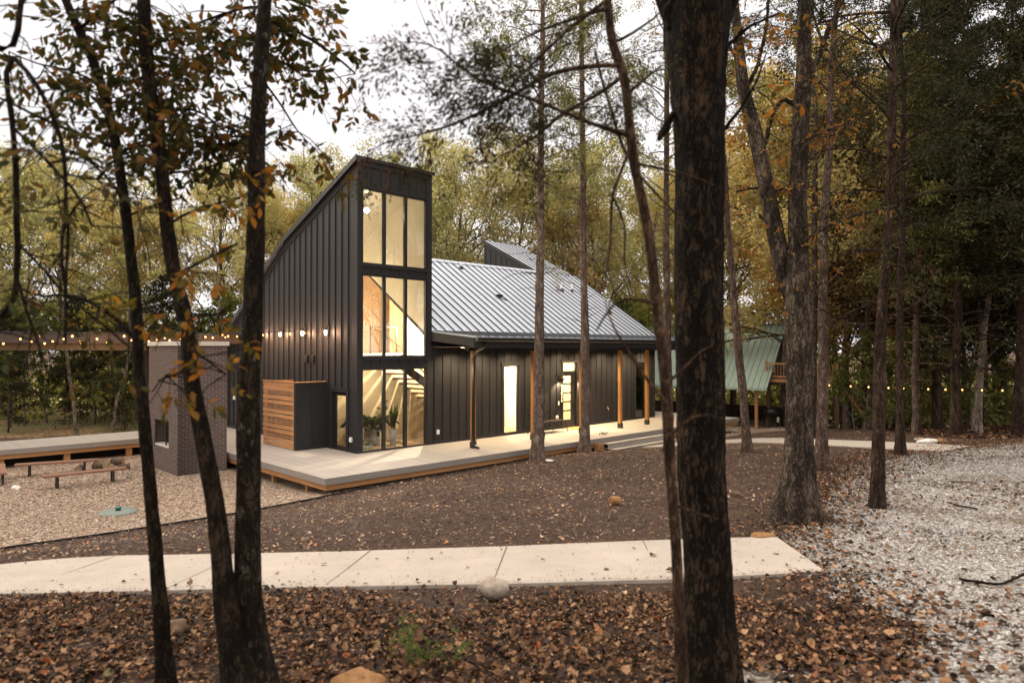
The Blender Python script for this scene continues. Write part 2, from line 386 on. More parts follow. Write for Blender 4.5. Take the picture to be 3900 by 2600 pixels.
def m_concrete():
    t = NT('broom_finished_concrete'); v = t.coord(); big = t.noise(v, 1.3, 5); f = t.noise(v, 30, 4); st = t.noise(v, 3.5, 6, .7)
    c = t.ramp(big, [(.3,(.33,.285,.24)),(.7,(.40,.35,.30))]); c = t.mix(t.math('MULTIPLY', f, .25), c, c4((.44,.38,.32)))
    c = t.mix(t.math('MULTIPLY', t.ramp(st, [(.52,(0,0,0)),(.72,(1,1,1))]), .42), c, c4((.27,.215,.165)))
    return t.pbr(c, .85, t.bump(t.noise(t.coord((1,18,1)), 8, 3), .25, .004), spec=.2)
def m_floor():
    t = NT('forest_floor_leaves'); v = t.coord(); vo = t.n('TexVoronoi', Vector=v, Scale=9.0); cc = t.n('SeparateColor', Color=vo.outputs[1]).outputs[0]
    c = t.ramp(cc, [(0,(.06,.035,.018)),(.5,(.14,.085,.04)),(.85,(.22,.14,.07)),(1,(.3,.22,.11))])
    c = t.mix(t.ramp(t.noise(v, .25, 4), [(.4,(0,0,0)),(.65,(1,1,1))]), c, c4((.11,.12,.045)))
    return t.pbr(c, .95, t.bump(vo.outputs[0], -1, .05), spec=.1)
M['mulch'] = m_mulch(); M['chips'] = m_chips(); M['gravel'] = m_gravel(); M['concrete'] = m_concrete(); M['forest'] = m_floor()
M['meadow'] = flat('straw_meadow', (.40,.37,.15), .95, var=.3, scale=1.2, bump=.5)

def inpoly(px, py, poly):
    px = np.asarray(px); py = np.asarray(py); c = np.zeros(px.shape, bool); n = len(poly); j = n-1
    for i in range(n):
        xi, yi = poly[i]; xj, yj = poly[j]
        cond = ((yi > py) != (yj > py)) & (px < (xj-xi)*(py-yi)/(yj-yi+1e-12)+xi)
        c ^= cond; j = i
    return c
def cheapnoise(x, y, s=1.0):
    return (np.sin(x*2.1*s+1.3*np.sin(y*1.7*s))+np.sin(y*2.7*s+1.1+1.7*np.sin(x*1.3*s))+np.sin((x+y)*5.1*s)*.5)/2.5

# ground polygons (metres)
SIDEWALK_FAR = [(-6.657,7.28), (-6.068,8.1), (-5.581,8.4), (-4.913,8.54), (-4.371,8.48), (-3.084,8.4), (-2.095,8.38), (-0.062,8.5), (1.703,8.9), (2.912,9.08), (3.521,9.1)]
SIDEWALK_NEAR = [(-6.174,6.44), (-4.942,6.6), (-4.357,6.56), (-3.441,6.54), (-2.834,6.58), (-1.664,6.66), (-1.022,6.76), (-0.033,6.88), (1.628,7.0), (2.32,7.14), (3.352,7.34)]
JOINTS = [((-4.901,8.5), (-4.831,6.62)), ((-3.325,8.4), (-3.324,6.58)), ((-1.731,8.4), (-1.821,6.66)), ((-0.062,8.48), (-0.195,6.86)), ((1.699,8.88), (1.53,7.0))]
PATH2_FAR = [(3.874,27.15), (5.668,27.45), (7.324,27.75), (8.696,27.5), (9.394,27.8), (10.387,27.75), (10.979,27.2), (11.506,26.0), (12.691,23.95), (13.831,22.2), (14.282,21.25)]
PATH2_NEAR = [(3.66,25.65), (5.224,25.3), (6.729,25.5), (8.092,25.85), (8.801,25.9), (9.298,25.45), (9.665,24.85), (10.287,23.35), (10.869,22.4), (11.67,20.8), (12.58,19.85)]
DRIVE = [(2.098,3.74), (2.647,4.6), (3.048,5.4), (3.244,6.54), (3.37,7.38), (3.568,9.22), (4.615,10.18), (5.751,12.3), (7.007,14.45), (9.44,18.35), (10.584,19.35), (12.552,20.15), (14.201,21.6), (16.949,22.6), (27.16,24.7), (40,22), (40,-6), (3.2,-6)]
PATCH = [(0.886,3.64), (1.119,4.16), (1.409,4.32), (1.687,4.26), (1.857,4.04), (1.811,3.64), (2.2,1.2), (1.0,1.2)]
CHIPS_EDGE = [(-6.835,8.28), (-9.553,12.75), (-7.711,14.35), (-5.822,15.85), (-4.705,16.65), (-3.515,18.0), (-2.176,19.35), (-0.41,21.2), (0.912,22.45)]
CHIPS = CHIPS_EDGE + [HL(7.0,-2.7)[:2], HL(17,-2.2)[:2], HL(19,12)[:2], HL(0,11.5)[:2], HL(-16,12.0)[:2], (-26,14), (-16,10)]
CHIPS2 = [HL(16.2,-1.8)[:2], HL(17,-2.7)[:2], (8.461,28.6), (9.371,29.75), (10.294,30.75), (11.644,31.7), (13.018,32.4), (14.407,32.55), (17.5,40), (6,44), HL(19,4)[:2]]

def sheet(name, poly, cell, dz, mat, rag=.0, nsc=1.0, label=None):
    P = np.array(poly); x0, y0 = P.min(0)-.2; x1, y1 = P.max(0)+.2
    nx = int((x1-x0)/cell)+1; ny = int((y1-y0)/cell)+1
    X, Y = np.meshgrid(x0+np.arange(nx+1)*cell, y0+np.arange(ny+1)*cell)
    cxx = (X[:-1,:-1]+X[1:,1:])/2; cyy = (Y[:-1,:-1]+Y[1:,1:])/2
    ox = cheapnoise(cxx, cyy, nsc)*rag; oy = cheapnoise(cyy+7, cxx-3, nsc)*rag
    ins = inpoly(cxx+ox, cyy+oy, poly)
    idx = np.arange((nx+1)*(ny+1)).reshape(ny+1, nx+1)
    q = np.stack([idx[:-1,:-1], idx[:-1,1:], idx[1:,1:], idx[1:,:-1]], -1)[ins]
    used, inv = np.unique(q, return_inverse=True); q = inv.reshape(q.shape)
    xv = X.ravel()[used]; yv = Y.ravel()[used]
    V = np.stack([xv, yv, terrain(xv, yv)+dz], 1)
    o = link(name, np_mesh(name, V, q, True), mat); o['kind'] = 'structure'
    if label: o['label'] = label
    return o
# one ground sheet to the horizon, finer near the camera
def axis_pts(lo, hi, c0, c1, step):
    a = [-600,-400,-250,-160,-110,-80]; m = list(np.arange(lo, c0, 1.5)); f = list(np.arange(c0, c1, step)); k = list(np.arange(c1, hi, 1.5))
    return np.array([v for v in a if v < lo]+m+f+k+[v for v in (80,110,160,250,400,700) if v > hi])
gx = axis_pts(-60, 60, -18, 20, .4); gy = axis_pts(-40, 70, 0, 36, .4)
X, Y = np.meshgrid(gx, gy); Z = terrain(X, Y)
ny, nx = X.shape; idx = np.arange(nx*ny).reshape(ny, nx)
q = np.stack([idx[:-1,:-1], idx[:-1,1:], idx[1:,1:], idx[1:,:-1]], -1).reshape(-1,4)
g = link('ground', np_mesh('ground', np.stack([X.ravel(), Y.ravel(), Z.ravel()], 1), q, True), M['mulch'])
g['kind'] = 'structure'; g['label'] = 'dark shredded mulch ground between the house and the concrete walk'
# forest floor beyond the clearing
ff = sheet('forest_floor', [(-70,30.5),(-12,31),(0,38),(10,44),(16,36.5),(19,30.2),(26,28.6),(60,27),(70,90),(-70,90)], .8, .02, M['forest'], .8, .6)
md = sheet('meadow', [(-60,50),(-4,50),(6,58),(26,58),(26,84),(-60,84)], 1.5, .05, M['meadow'], .8, .5)
sheet('wood_chips', CHIPS, .16, .012, M['chips'], .05, 3)
sheet('wood_chips', CHIPS2, .2, .012, M['chips'], .05, 3)
sheet('gravel_driveway', DRIVE, .14, .015, M['gravel'], .16, 2.2)
sheet('gravel_driveway', PATCH, .06, .015, M['gravel'], .1, 2.5)
def lerp(a, b, f): return (a[0]+(b[0]-a[0])*f, a[1]+(b[1]-a[1])*f)
def slab(name, far, near, joints, z_up, label):
    n = 60; fa = resample(np.array(far), .12); ne = np.array(near)
    fa = resample(np.array(far), .05); ne = resample(np.array(near), .05)
    tt = np.linspace(0, 1, n); A = np.stack([np.interp(tt, np.linspace(0,1,len(fa)), fa[:,i]) for i in range(2)], 1)
    B = np.stack([np.interp(tt, np.linspace(0,1,len(ne)), ne[:,i]) for i in range(2)], 1)
    za = terrain(A[:,0], A[:,1]); zb = terrain(B[:,0], B[:,1]); zz = np.maximum(za, zb)*.5+(za+zb)*.25+z_up
    # cross-section of 4 verts: far bottom, far top, near top, near bottom with small arris
    V = []; 
    for i in range(n):
        V += [(*A[i], za[i]-.1), (*A[i], za[i]+z_up-.008), (*(A[i]+(B[i]-A[i])*.012), za[i]+z_up), (*(B[i]+(A[i]-B[i])*.012), zb[i]+z_up), (*B[i], zb[i]+z_up-.008), (*B[i], zb[i]-.1)]
    Q = [(i*6+k, i*6+k+1, i*6+6+k+1, i*6+6+k) for i in range(n-1) for k in range(5)]
    Q2 = [(0,1,2,3,4,5)[::-1], tuple((n-1)*6+k for k in range(6))]
    me = bpy.data.meshes.new(name); me.from_pydata(V, [], Q+Q2); me.update()
    o = link(name, me, M['concrete']); o['kind'] = 'structure'; o['label'] = label
    return o
sw = slab('sidewalk', SIDEWALK_FAR, SIDEWALK_NEAR, JOINTS, .045, 'pale concrete walk crossing the foreground')
slab('path', PATH2_FAR, PATH2_NEAR, [], .05, 'narrow pale concrete path from the steps to the driveway')
M['joint'] = flat('dark_joint', (.07,.055,.045), .95)  # dark brown strips marking the slab joints
jm = MB()
for a, b in JOINTS:
    a = np.array(a); b = np.array(b); dd = (b-a)/np.linalg.norm(b-a); pn = np.array([-dd[1], dd[0]])*.005; k = 8
    pts = [a+(b-a)*(.02+.96*i/k) for i in range(k+1)]
    for p, q_ in zip(pts[:-1], pts[1:]):
        z1 = tz(*p)+.049; z2 = tz(*q_)+.049
        jm.quad((*(p-pn), z1), (*(p+pn), z1), (*(q_+pn), z2), (*(q_-pn), z2))
jo = jm.build('sidewalk_joint', M['joint'], sw)
# black landscape edging between chips and mulch
em = MB(); ep = resample(np.array(CHIPS_EDGE), .25)
for p, q_ in zip(ep[:-1], ep[1:]):
    z1 = tz(*p); z2 = tz(*q_)
    d_ = (q_-p)/np.linalg.norm(q_-p); n_ = np.array([-d_[1], d_[0]])*.008
    em.hexa([(*(p-n_), z1-.05), (*(q_-n_), z2-.05), (*(q_+n_), z2-.05), (*(p+n_), z1-.05), (*(p-n_), z1+.05), (*(q_-n_), z2+.05), (*(q_+n_), z2+.05), (*(p+n_), z1+.05)])
tag(em.build('landscape_edging', M['black']), 'thin black landscape edging strip between wood chips and dark mulch', 'edging')

# ------------------------------------------------------------------ the house (local frame: x along the front, y back, z up from the deck)
LEN, DEP, RY, RZ, EZ = 16.13, 10.02, 5.01, 7.07, 3.85
TWX, TWZ = 2.85, 9.12
house = empty('house', (CX, CY, 0), YAW, 'black board and batten house with a tall lit corner tower and grey seamed metal roof', 'house')
def zroof(y): return EZ+(RZ-EZ)*y/RY if y <= RY else RZ-(RZ-EZ)*(y-RY)/RY
def ztower(y): return TWZ+(RZ-TWZ)*y/RY if y <= RY else zroof(y)
def zside(y): return ztower(y)

def wall_grid(mb, us, zt, openings, place, thick=.15, z0=0.0):
    """us: breakpoints along the wall; zt(u): top; openings: (u0,u1,z0,z1); place(u, d, z): point with depth d behind the face"""
    us = sorted(set(us+[o[0] for o in openings]+[o[1] for o in openings]))
    for a, b in zip(us[:-1], us[1:]):
        spans = [(z0, None)]
        cut = sorted([(o[2], o[3]) for o in openings if o[0] <= a+1e-6 and o[1] >= b-1e-6])
        segs = []; lo = z0
        for c0, c1 in cut:
            if c0 > lo+1e-6: segs.append((lo, lo, c0, c0))
            lo = c1
        segs.append((lo, lo, zt(a), zt(b)))
        for la, lb, ha, hb in segs:
            for dpt, flip in ((0, 0), (thick, 1)):
                p = [place(a, dpt, la), place(b, dpt, lb), place(b, dpt, hb), place(a, dpt, ha)]
                mb.quad(*(p if not flip else p[::-1]))
    for o in openings:
        a, b, c, d_ = o
        mb.quad(place(a,0,c), place(a,thick,c), place(a,thick,d_), place(a,0,d_)); mb.quad(place(b,0,c), place(b,0,d_), place(b,thick,d_), place(b,thick,c))
        mb.quad(place(a,0,d_), place(a,thick,d_), place(b,thick,d_), place(b,0,d_)); mb.quad(place(a,0,c), place(b,0,c), place(b,thick,c), place(a,thick,c))
    ua, ub = us[0], us[-1]
    mb.quad(place(ua,0,z0), place(ua,0,zt(ua)), place(ua,thick,zt(ua)), place(ua,thick,z0))
    mb.quad(place(ub,0,z0), place(ub,thick,z0), place(ub,thick,zt(ub)), place(ub,0,zt(ub)))

# tower panes
COLS = [(.19,.92),(1.03,1.74),(1.86,2.60)]; ROWS = [(.05,2.56),(3.02,5.51),(5.93,8.19)]
fr = lambda u, d, z: (u, d, z)
w = MB(); ops = [(.14,2.65,r0-.05,r1+.05) for r0, r1 in ROWS]
wall_grid(w, [0, TWX], lambda u: TWZ, ops, fr)
# tower front battens in the bands, belly bands and corner boards
for z0, z1 in ((2.70,2.88),(5.63,5.80),(8.32,8.92)):
    for i in range(8):
        u = .14+i*.36
        if u < 2.75: w.box(u-.022, u+.022, -.03, 0.001, z0, z1)
for z0, z1 in ((2.61,2.70),(2.88,2.97),(5.56,5.63),(5.80,5.88),(8.24,8.32),(8.92,9.08)): w.box(.13, 2.66, -.036, .001, z0, z1)
w.box(-.022,.13,-.024,.001,0,9.10); w.box(2.66,2.862,-.024,.001,0,9.10); w.box(-.024,0,-.022,.15,0,9.08)
w.box(-.002,2.852,-.026,.001,-.02,-.001)
# tower side that rises above the main roof, and rear face
w.prof([(.15,EZ-.25),(RY,RZ-.25),(RY,RZ),(.15,TWZ-.05)], 'x', TWX-.10, TWX)
w.build('tower_wall', M['siding'], house)
# long front wall with battens
OPF = [(6.24,7.04,.03,2.60),(9.58,10.42,0.0,2.66),(14.59,15.36,.05,2.61)]
w = MB(); wall_grid(w, [TWX, LEN], lambda u: EZ-.02, OPF, fr)
u = 3.0
while u < LEN-.1:
    segs = [(.12, 3.3)]
    for a, b, c, d_ in OPF:
        if a-.12 < u < b+.12: segs = [(d_+.14, 3.3)]
    for a, b in segs: w.box(u-.022, u+.022, -.03, .001, a, b)
    u += .365
w.box(TWX+.01, 9.46, -.026, .001, .0, .11); w.box(10.54, LEN, -.026, .001, 0, .11)
w.build('front_wall', M['siding'], house)
# window / door surrounds
for a, b, c, d_ in OPF:
    w = MB(); w.box(a-.09, a, -.04, .001, max(c,.115), d_+.0); w.box(b, b+.09, -.04, .001, max(c,.115), d_+.0); w.box(a-.13, b+.13, -.045, .001, d_, d_+.1); w.box(a-.15, b+.15, -.06, .001, d_+.1, d_+.125)
    w.build('door_trim' if c == 0 else 'window_trim', M['trim'], house)
MB().box(LEN-.1, LEN+.02, -.03, .001, .115, 3.3).build('corner_board', M['trim'], house)
# side wall facing the chimney
sd = lambda u, d, z: (d, u, z)
w = MB(); ops = [(.62,1.50,.02,1.86)]
def zt_side(u): return (zside(u)-.05)
wall_grid(w, [0, RY, DEP], zt_side, ops, sd)
u = .16+.4
while u < DEP-.1:
    if .5 < u < 1.62: z0 = 2.02
    else: z0 = .12
    w.box(-.03, .001, u-.022, u+.022, z0, zside(u)-.36); u += .40
# bottom board, corner boards, frieze board under the roof
w.box(-.026,.001,1.62,DEP,0,.115); w.box(-.026,.001,-.02,.5,0,.115); w.box(-.028,.001,-.02,.16,.115,8.95); w.box(-.028,.001,DEP-.14,DEP+.02,0,3.75)
w.box(-.032,.001,.5,.62,.0,1.86); w.box(-.032,.001,1.50,1.62,.0,1.86); w.box(-.034,.001,.48,1.64,1.86,1.97); w.box(-.045,.001,.46,1.66,1.97,1.995)
for a, b in ((0.0,RY),(RY,DEP)):
    za, zb = zside(a), zside(b)
    w.prof([(a, za-.34),(b, zb-.34),(b, zb-.03),(a, za-.03)], 'x', -.024, .001)
w.build('side_wall', M['siding'], house)
w = MB(); bk = lambda u, d, z: (u, DEP-d, z)
wall_grid(w, [0, LEN], lambda u: EZ-.02, [], bk)
ew = lambda u, d, z: (LEN-d, u, z)
wall_grid(w, [0, RY, DEP], lambda u: zroof(u)-.05, [], ew)
u = .4
while u < DEP: w.box(LEN-.001, LEN+.018, u-.024, u+.024, .1, zroof(u)-.2); u += .4
w.build('rear_wall', M['siding'], house)
# rear tower that mirrors the front one
w = MB(); A0, A1, PY, PZ = 13.3, 15.9, 8.9, 9.04
tri = [(RY,RZ-.35),(PY,PZ-.03),(PY,zroof(PY)-.3)]
w.prof(tri, 'x', A0, A0+.12); w.prof(tri, 'x', A1-.12, A1); w.box(A0+.12, A1-.12, PY-.12, PY, zroof(PY)-.3, PZ-.05)
for u in np.arange(5.6, 8.9, .4):
    w.box(A0-.02, A0+.001, u-.024, u+.024, zroof(u)-.1, RZ+(PZ-RZ)*(u-RY)/(PY-RY)-.3)
w.prof([(RY,RZ-.28),(PY,PZ-.28),(PY,PZ-.02),(RY,RZ-.02)], 'x', A0-.024, A0)
w.build('rear_tower', M['siding'], house)

# ---- roofs: standing-seam sheets
def seam_roof(name, x0, x1, ya, za, yb, zb, mat, rib=.39, th=.04, first=None):
    m = MB(); L = math.hypot(yb-ya, zb-za); ny, nz = -(zb-za)/L, (yb-ya)/L
    if nz < 0: ny, nz = -ny, -nz
    def pt(x, f, h): return (x, ya+(yb-ya)*f+ny*h, za+(zb-za)*f+nz*h)
    m.hexa([pt(x0,0,-th),pt(x1,0,-th),pt(x1,1,-th),pt(x0,1,-th),pt(x0,0,0),pt(x1,0,0),pt(x1,1,0),pt(x0,1,0)])
    nf = len(m.f); x = x0+.03 if first is None else first
    while x < x1-.01:
        m.hexa([pt(x-.011,0,-.002),pt(x+.011,0,-.002),pt(x+.011,1,-.002),pt(x-.011,1,-.002),pt(x-.009,0,.045),pt(x+.009,0,.045),pt(x+.009,1,.045),pt(x-.009,1,.045)])
        x += rib
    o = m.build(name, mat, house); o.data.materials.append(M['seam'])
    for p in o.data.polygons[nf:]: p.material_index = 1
    return o
M['seam'] = m_metalroof('seam_rib_shaded', (.06,.066,.074), .2, .5)  # ribs coloured darker than the panels to imitate their shaded sides
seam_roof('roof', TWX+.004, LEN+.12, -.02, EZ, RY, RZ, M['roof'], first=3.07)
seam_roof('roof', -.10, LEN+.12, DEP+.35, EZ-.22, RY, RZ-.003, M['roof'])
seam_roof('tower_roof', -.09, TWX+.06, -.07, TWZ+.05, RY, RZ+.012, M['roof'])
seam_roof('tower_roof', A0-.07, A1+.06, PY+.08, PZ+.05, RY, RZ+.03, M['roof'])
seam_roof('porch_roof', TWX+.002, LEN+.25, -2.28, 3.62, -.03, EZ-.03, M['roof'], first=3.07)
m = MB(); m.prof([(RY-.16,RZ-.07),(RY,RZ+.055),(RY+.16,RZ-.07),(RY,RZ+.03)], 'x', TWX+.07, A0-.08)
m.build('ridge_cap', M['roof'], house)
# dark fascias and rakes
m = MB()
def rake(x0, x1, ya, za, yb, zb, dh=.2):
    m.prof([(ya,za-dh),(yb,zb-dh),(yb,zb+.06),(ya,za+.06)], 'x', x0, x1)
rake(-.125, -.092, -.09, TWZ+.05, RY, RZ+.01, .12); rake(-.125, -.092, RY, RZ+.01, DEP+.36, EZ-.22, .14)
rake(LEN+.12, LEN+.15, RY, RZ, DEP+.36, EZ-.22, .16); rake(LEN+.12, LEN+.15, -.02, EZ, RY, RZ, .16)
rake(A0-.09, A0-.071, RY, RZ+.02, PY+.08, PZ+.04, .1)
m.box(-.125, TWX+.08, -.10, -.071, TWZ-.03, TWZ+.075)
m.box(A0-.09, A1+.06, PY+.08, PY+.11, PZ-.05, PZ+.06)
m.box(-.1, LEN+.1, DEP+.35, DEP+.38, EZ-.42, EZ-.2)
m.build('rake_trim', M['roofdark'], house)
# porch: fascia beam, left end, ceiling, gutter
PX1 = LEN+.25
m = MB(); m.box(TWX+.01, PX1, -2.26, -2.22, 3.26, 3.585); m.prof([(-2.22,3.30),(-.03,3.50),(-.03,3.80),(-2.22,3.575)], 'x', TWX-.02, TWX+.03)
m.box(3.1, PX1-.1, -1.66, -1.50, 3.172, 3.27); m.box(PX1-.04, PX1, -2.22, -.03, 3.26, 3.55)
m.build('porch_fascia', M['trim'], house)
m = MB(); m.box(TWX+.04, PX1-.05, -2.21, -.04, 3.275, 3.30)
M['soffit'] = flat('dark_stained_soffit', (.09,.06,.04), .7)
m.build('porch_ceiling', M['soffit'], house)
m = MB()
for x0, x1 in ((TWX+.0, PX1+.02),):
    m.prof([(-2.262,3.46),(-2.36,3.46),(-2.405,3.50),(-2.41,3.575),(-2.40,3.59),(-2.385,3.575),(-2.375,3.51),(-2.262,3.51)], 'x', x0, x1)
    m.box(x0-.004, x0, -2.40, -2.262, 3.465, 3.575); m.box(x1, x1+.004, -2.40, -2.262, 3.465, 3.575)
m.build('gutter', M['gutter'], house)
m = MB()
dsp = resample(np.array([(3.22,-2.33,3.50),(3.22,-2.33,3.36),(3.22,-2.10,3.22),(3.21,-1.85,3.10),(3.20,-1.77,2.9),(3.20,-1.77,.28)]), .06)
for a, b in zip(dsp[:-1], dsp[1:]): m.bar(a, b, .085, .075)
m.bar((3.20,-1.77,.30),(3.205,-1.80,.14),.09,.08); m.bar((3.205,-1.80,.15),(3.25,-1.98,.045),.09,.07)
m.build('downspout', M['gutter'], house)
# porch posts with base wraps
for t_ in (3.36, 6.19, 8.86, 11.32, 13.22, 15.9):
    p = MB().box(t_-.068, t_+.068, -1.648, -1.512, .17, 3.172).build('porch_post', M['postw'], house, bevel=.008)
    b = MB(); b.box(t_-.083, t_+.083, -1.663, -1.497, .003, .20); b.build('post_base', M['roofdark'], p, bevel=.006)
# downlights in the porch ceiling: lamp discs and the light they give
M['lampwarm'] = m_emit('warm_downlight', (1,.72,.38), 14)
dl_t = [3.72, 5.1, 6.6, 8.1, 9.4, 10.7, 12.1, 13.6, 15.1]
def lamp(name, kind, parent, loc, power, col, size=.05, spot=None, blend=.6, rot=None):
    l = bpy.data.lights.new(name, kind); l.energy = power; l.color = col
    if kind != 'SUN': l.shadow_soft_size = size
    if kind == 'SPOT': l.spot_size = R(spot); l.spot_blend = blend
    if kind == 'AREA': l.size = size
    o = bpy.data.objects.new(name, l); COL.objects.link(o); o.parent = parent; o.location = loc
    if rot: o.rotation_euler = rot
    return o
WARM = (1.0, .76, .46)
for t_ in dl_t:
    d_ = MB().lathe([(.0,0),(.06,0),(.06,.004),(0,.004)], (t_, -.62, 3.268), 14).build('downlight', M['lampwarm'], house)
    lamp('downlight_lamp', 'SPOT', house, (t_, -.62, 3.262), 240, WARM, .04, 150, .8)

# ---- glazing and frames
def window(name, a, b, c, d_, place, fw=.035, glass='glass', setback=.05, extra=None):
    f = MB()
    def bx(u0, u1, z0, z1, d0=setback-.03, d1=setback+.035):
        p0 = place(u0, d0, z0); p1 = place(u1, d1, z1)
        f.box(min(p0[0],p1[0]), max(p0[0],p1[0]), min(p0[1],p1[1]), max(p0[1],p1[1]), z0, z1)
    bx(a, a+fw, c, d_); bx(b-fw, b, c, d_); bx(a+fw, b-fw, c, c+fw); bx(a+fw, b-fw, d_-fw, d_)
    fo = f.build(name, M['frame'], house)
    g_ = MB(); p = [place(a+fw, setback, c+fw), place(b-fw, setback, c+fw), place(b-fw, setback, d_-fw), place(a+fw, setback, d_-fw)]
    g_.quad(*p); g_.build('glass_pane', M[glass], fo)
    return fo
for r0, r1 in ROWS:
    f = MB(); y0, y1 = -.012, .07
    f.box(.141, COLS[0][0], y0, y1, r0-.049, r1+.049); f.box(COLS[0][1], COLS[1][0], y0, y1, r0-.049, r1+.049)
    f.box(COLS[1][1], COLS[2][0], y0, y1, r0-.049, r1+.049); f.box(COLS[2][1], 2.649, y0, y1, r0-.049, r1+.049)
    for a, b in COLS: f.box(a, b, y0+.002, y1-.002, r0-.049, r0); f.box(a, b, y0+.002, y1-.002, r1, r1+.049)
    fo = f.build('window', M['frame'], house)
    for a, b in COLS:
        MB().quad((a,.03,r0),(b,.03,r0),(b,.03,r1),(a,.03,r1)).build('glass_pane', M['glass'], fo)
window('window', 6.245, 7.035, .035, 2.595, fr)
window('window', 14.595, 15.355, .055, 2.605, fr, glass='glassg')
window('transom_window', 9.62, 10.40, 2.29, 2.64, fr, .03)
# front door with five stacked lites
m = MB(); m.box(9.582, 9.618, .0, .12, .0, 2.655); m.box(10.402, 10.418, .0, .12, .0, 2.655); m.box(9.618, 10.402, .0, .12, 2.22, 2.288)
m.build('door_frame', M['frame'], house)
m = MB(); L0, L1 = 9.66, 10.13
m.box(9.622, L0, .03, .08, .02, 2.215); m.box(L1, 10.398, .03, .08, .02, 2.215)
zz = [.33+.365*i for i in range(6)]
m.box(L0, L1, .03, .08, .02, zz[0]); m.box(L0, L1, .03, .08, zz[5]-.03, 2.215)
for z in zz[1:5]: m.box(L0, L1, .03, .08, z-.03, z+.03)
dr = m.build('door', M['frame'], house)
for i in range(5): MB().quad((L0,.055,zz[i]),(L1,.055,zz[i]),(L1,.055,zz[i+1]),(L0,.055,zz[i+1])).build('glass_pane', M['glass'], dr)
m = MB(); m.box(10.26,10.30,-.012,.03,.92,1.12); m.tube([(10.28,-.01,1.04),(10.28,-.06,1.04),(10.18,-.06,1.04)], .011, 8); m.build('door_handle', M['black'], dr)
# small glazed side door
m = MB()
def sbox(u0,u1,z0,z1,x0=.01,x1=.06): m.box(x0,x1,u0,u1,z0,z1)
sbox(.62,.70,.02,1.86); sbox(1.29,1.50,.02,1.86); sbox(.70,1.29,.02,.13); sbox(.70,1.29,1.74,1.86)
d2 = m.build('side_door', M['frame'], house)
MB().quad((.035,.70,.13),(.035,.70,1.74),(.035,1.29,1.74),(.035,1.29,.13)).build('glass_pane', M['glass'], d2)
MB().tube([(.01,.66,.95),(-.05,.66,.95),(-.05,.66,.85)], .01, 8).build('door_handle', M['black'], d2)

# ---- small fittings on the walls
def outlet(x, y, z, face):
    m = MB()
    if face == 'f': m.box(x-.05,x+.05,-.07,-.001,z-.075,z+.075); m.box(x-.038,x+.038,-.085,-.07,z-.06,z+.03)
    else: m.box(-.07,-.001,y-.05,y+.05,z-.075,z+.075); m.box(-.085,-.07,y-.038,y+.038,z-.06,z+.03)
    m.build('outlet_cover', M['white'], house, bevel=.01)
outlet(3.12, 0, .40, 'f'); outlet(0, .32, .40, 's'); outlet(0, 9.2, 1.25, 's')
for y in (3.2, 2.75):
    m = MB(); m.box(-.05,-.001,y-.09,y+.09,2.78,3.02)
    for k in range(4): m.box(-.075,-.05,y-.08,y+.08,2.80+.05*k,2.815+.05*k)
    m.build('wall_vent', M['black'], house)
m = MB(); m.box(9.27,9.33,-.04,-.001,.96,1.12); m.build('doorbell', M['white'], house, bevel=.005)
m = MB(); m.box(12.38,12.50,-.05,-.001,.72,.76); m.build('hose_bib_hood', M['black'], house)
brass = flat('brass', (.55,.3,.12), .35, .8)
m = MB(); m.tube([(12.45,-.001,.64),(12.45,-.09,.64),(12.45,-.13,.60)], .018, 8); m.tube([(12.45,-.07,.64),(12.45,-.07,.70)], .012, 8); m.lathe([(0,0),(.035,0),(.035,.012),(0,.012)], (12.45,-.07,.70), 10); m.build('hose_bib', brass, house)
# house number, set vertically on a backing plate
pl = MB().box(9.385,9.515,-.05,-.03,1.02,1.80).build('house_number', M['black'], house)
for i, ch_ in enumerate('11056'):
    cu = bpy.data.curves.new('digit', 'FONT'); cu.body = ch_; cu.size = .17; cu.extrude = .008; cu.align_x = 'CENTER'
    tmp = bpy.data.objects.new('digit_curve', cu); COL.objects.link(tmp)
    dg = bpy.context.evaluated_depsgraph_get(); me = bpy.data.meshes.new_from_object(tmp.evaluated_get(dg)); bpy.data.objects.remove(tmp); bpy.data.curves.remove(cu)
    me.transform(Matrix.Translation((9.45, -.06, 1.655-i*.145)) @ Matrix.Rotation(PI/2, 4, 'X'))
    link('digit', me, flat('brushed_digit', (.75,.68,.55), .35), pl)
# wall lamps by the door
M['bulbon'] = m_emit('lit_bulb', (1,.75,.42), 30)
for t_ in (9.33, 10.66):
    m = MB(); m.box(t_-.045,t_+.045,-.03,-.001,1.98,2.16); m.tube([(t_,-.02,2.10),(t_,-.12,2.16),(t_,-.19,2.10)], .011, 8)
    wl = m.build('wall_lamp', M['black'], house)
    m = MB(); m.lathe([(.03,.13),(.05,.11),(.09,.0),(.084,.0),(.045,.10),(.02,.12)], (t_,-.19,1.97), 18); m.build('lamp_shade', M['black'], wl, True)
    m = MB(); m.lathe([(.005,.0),(.024,.012),(.028,.03),(.018,.06),(.008,.075)], (t_,-.19,1.99), 12); m.build('bulb', M['bulbon'], wl, True)
    lamp('wall_lamp_light', 'SPOT', house, (t_,-.19,1.975), 120, WARM, .03, 125, .5)
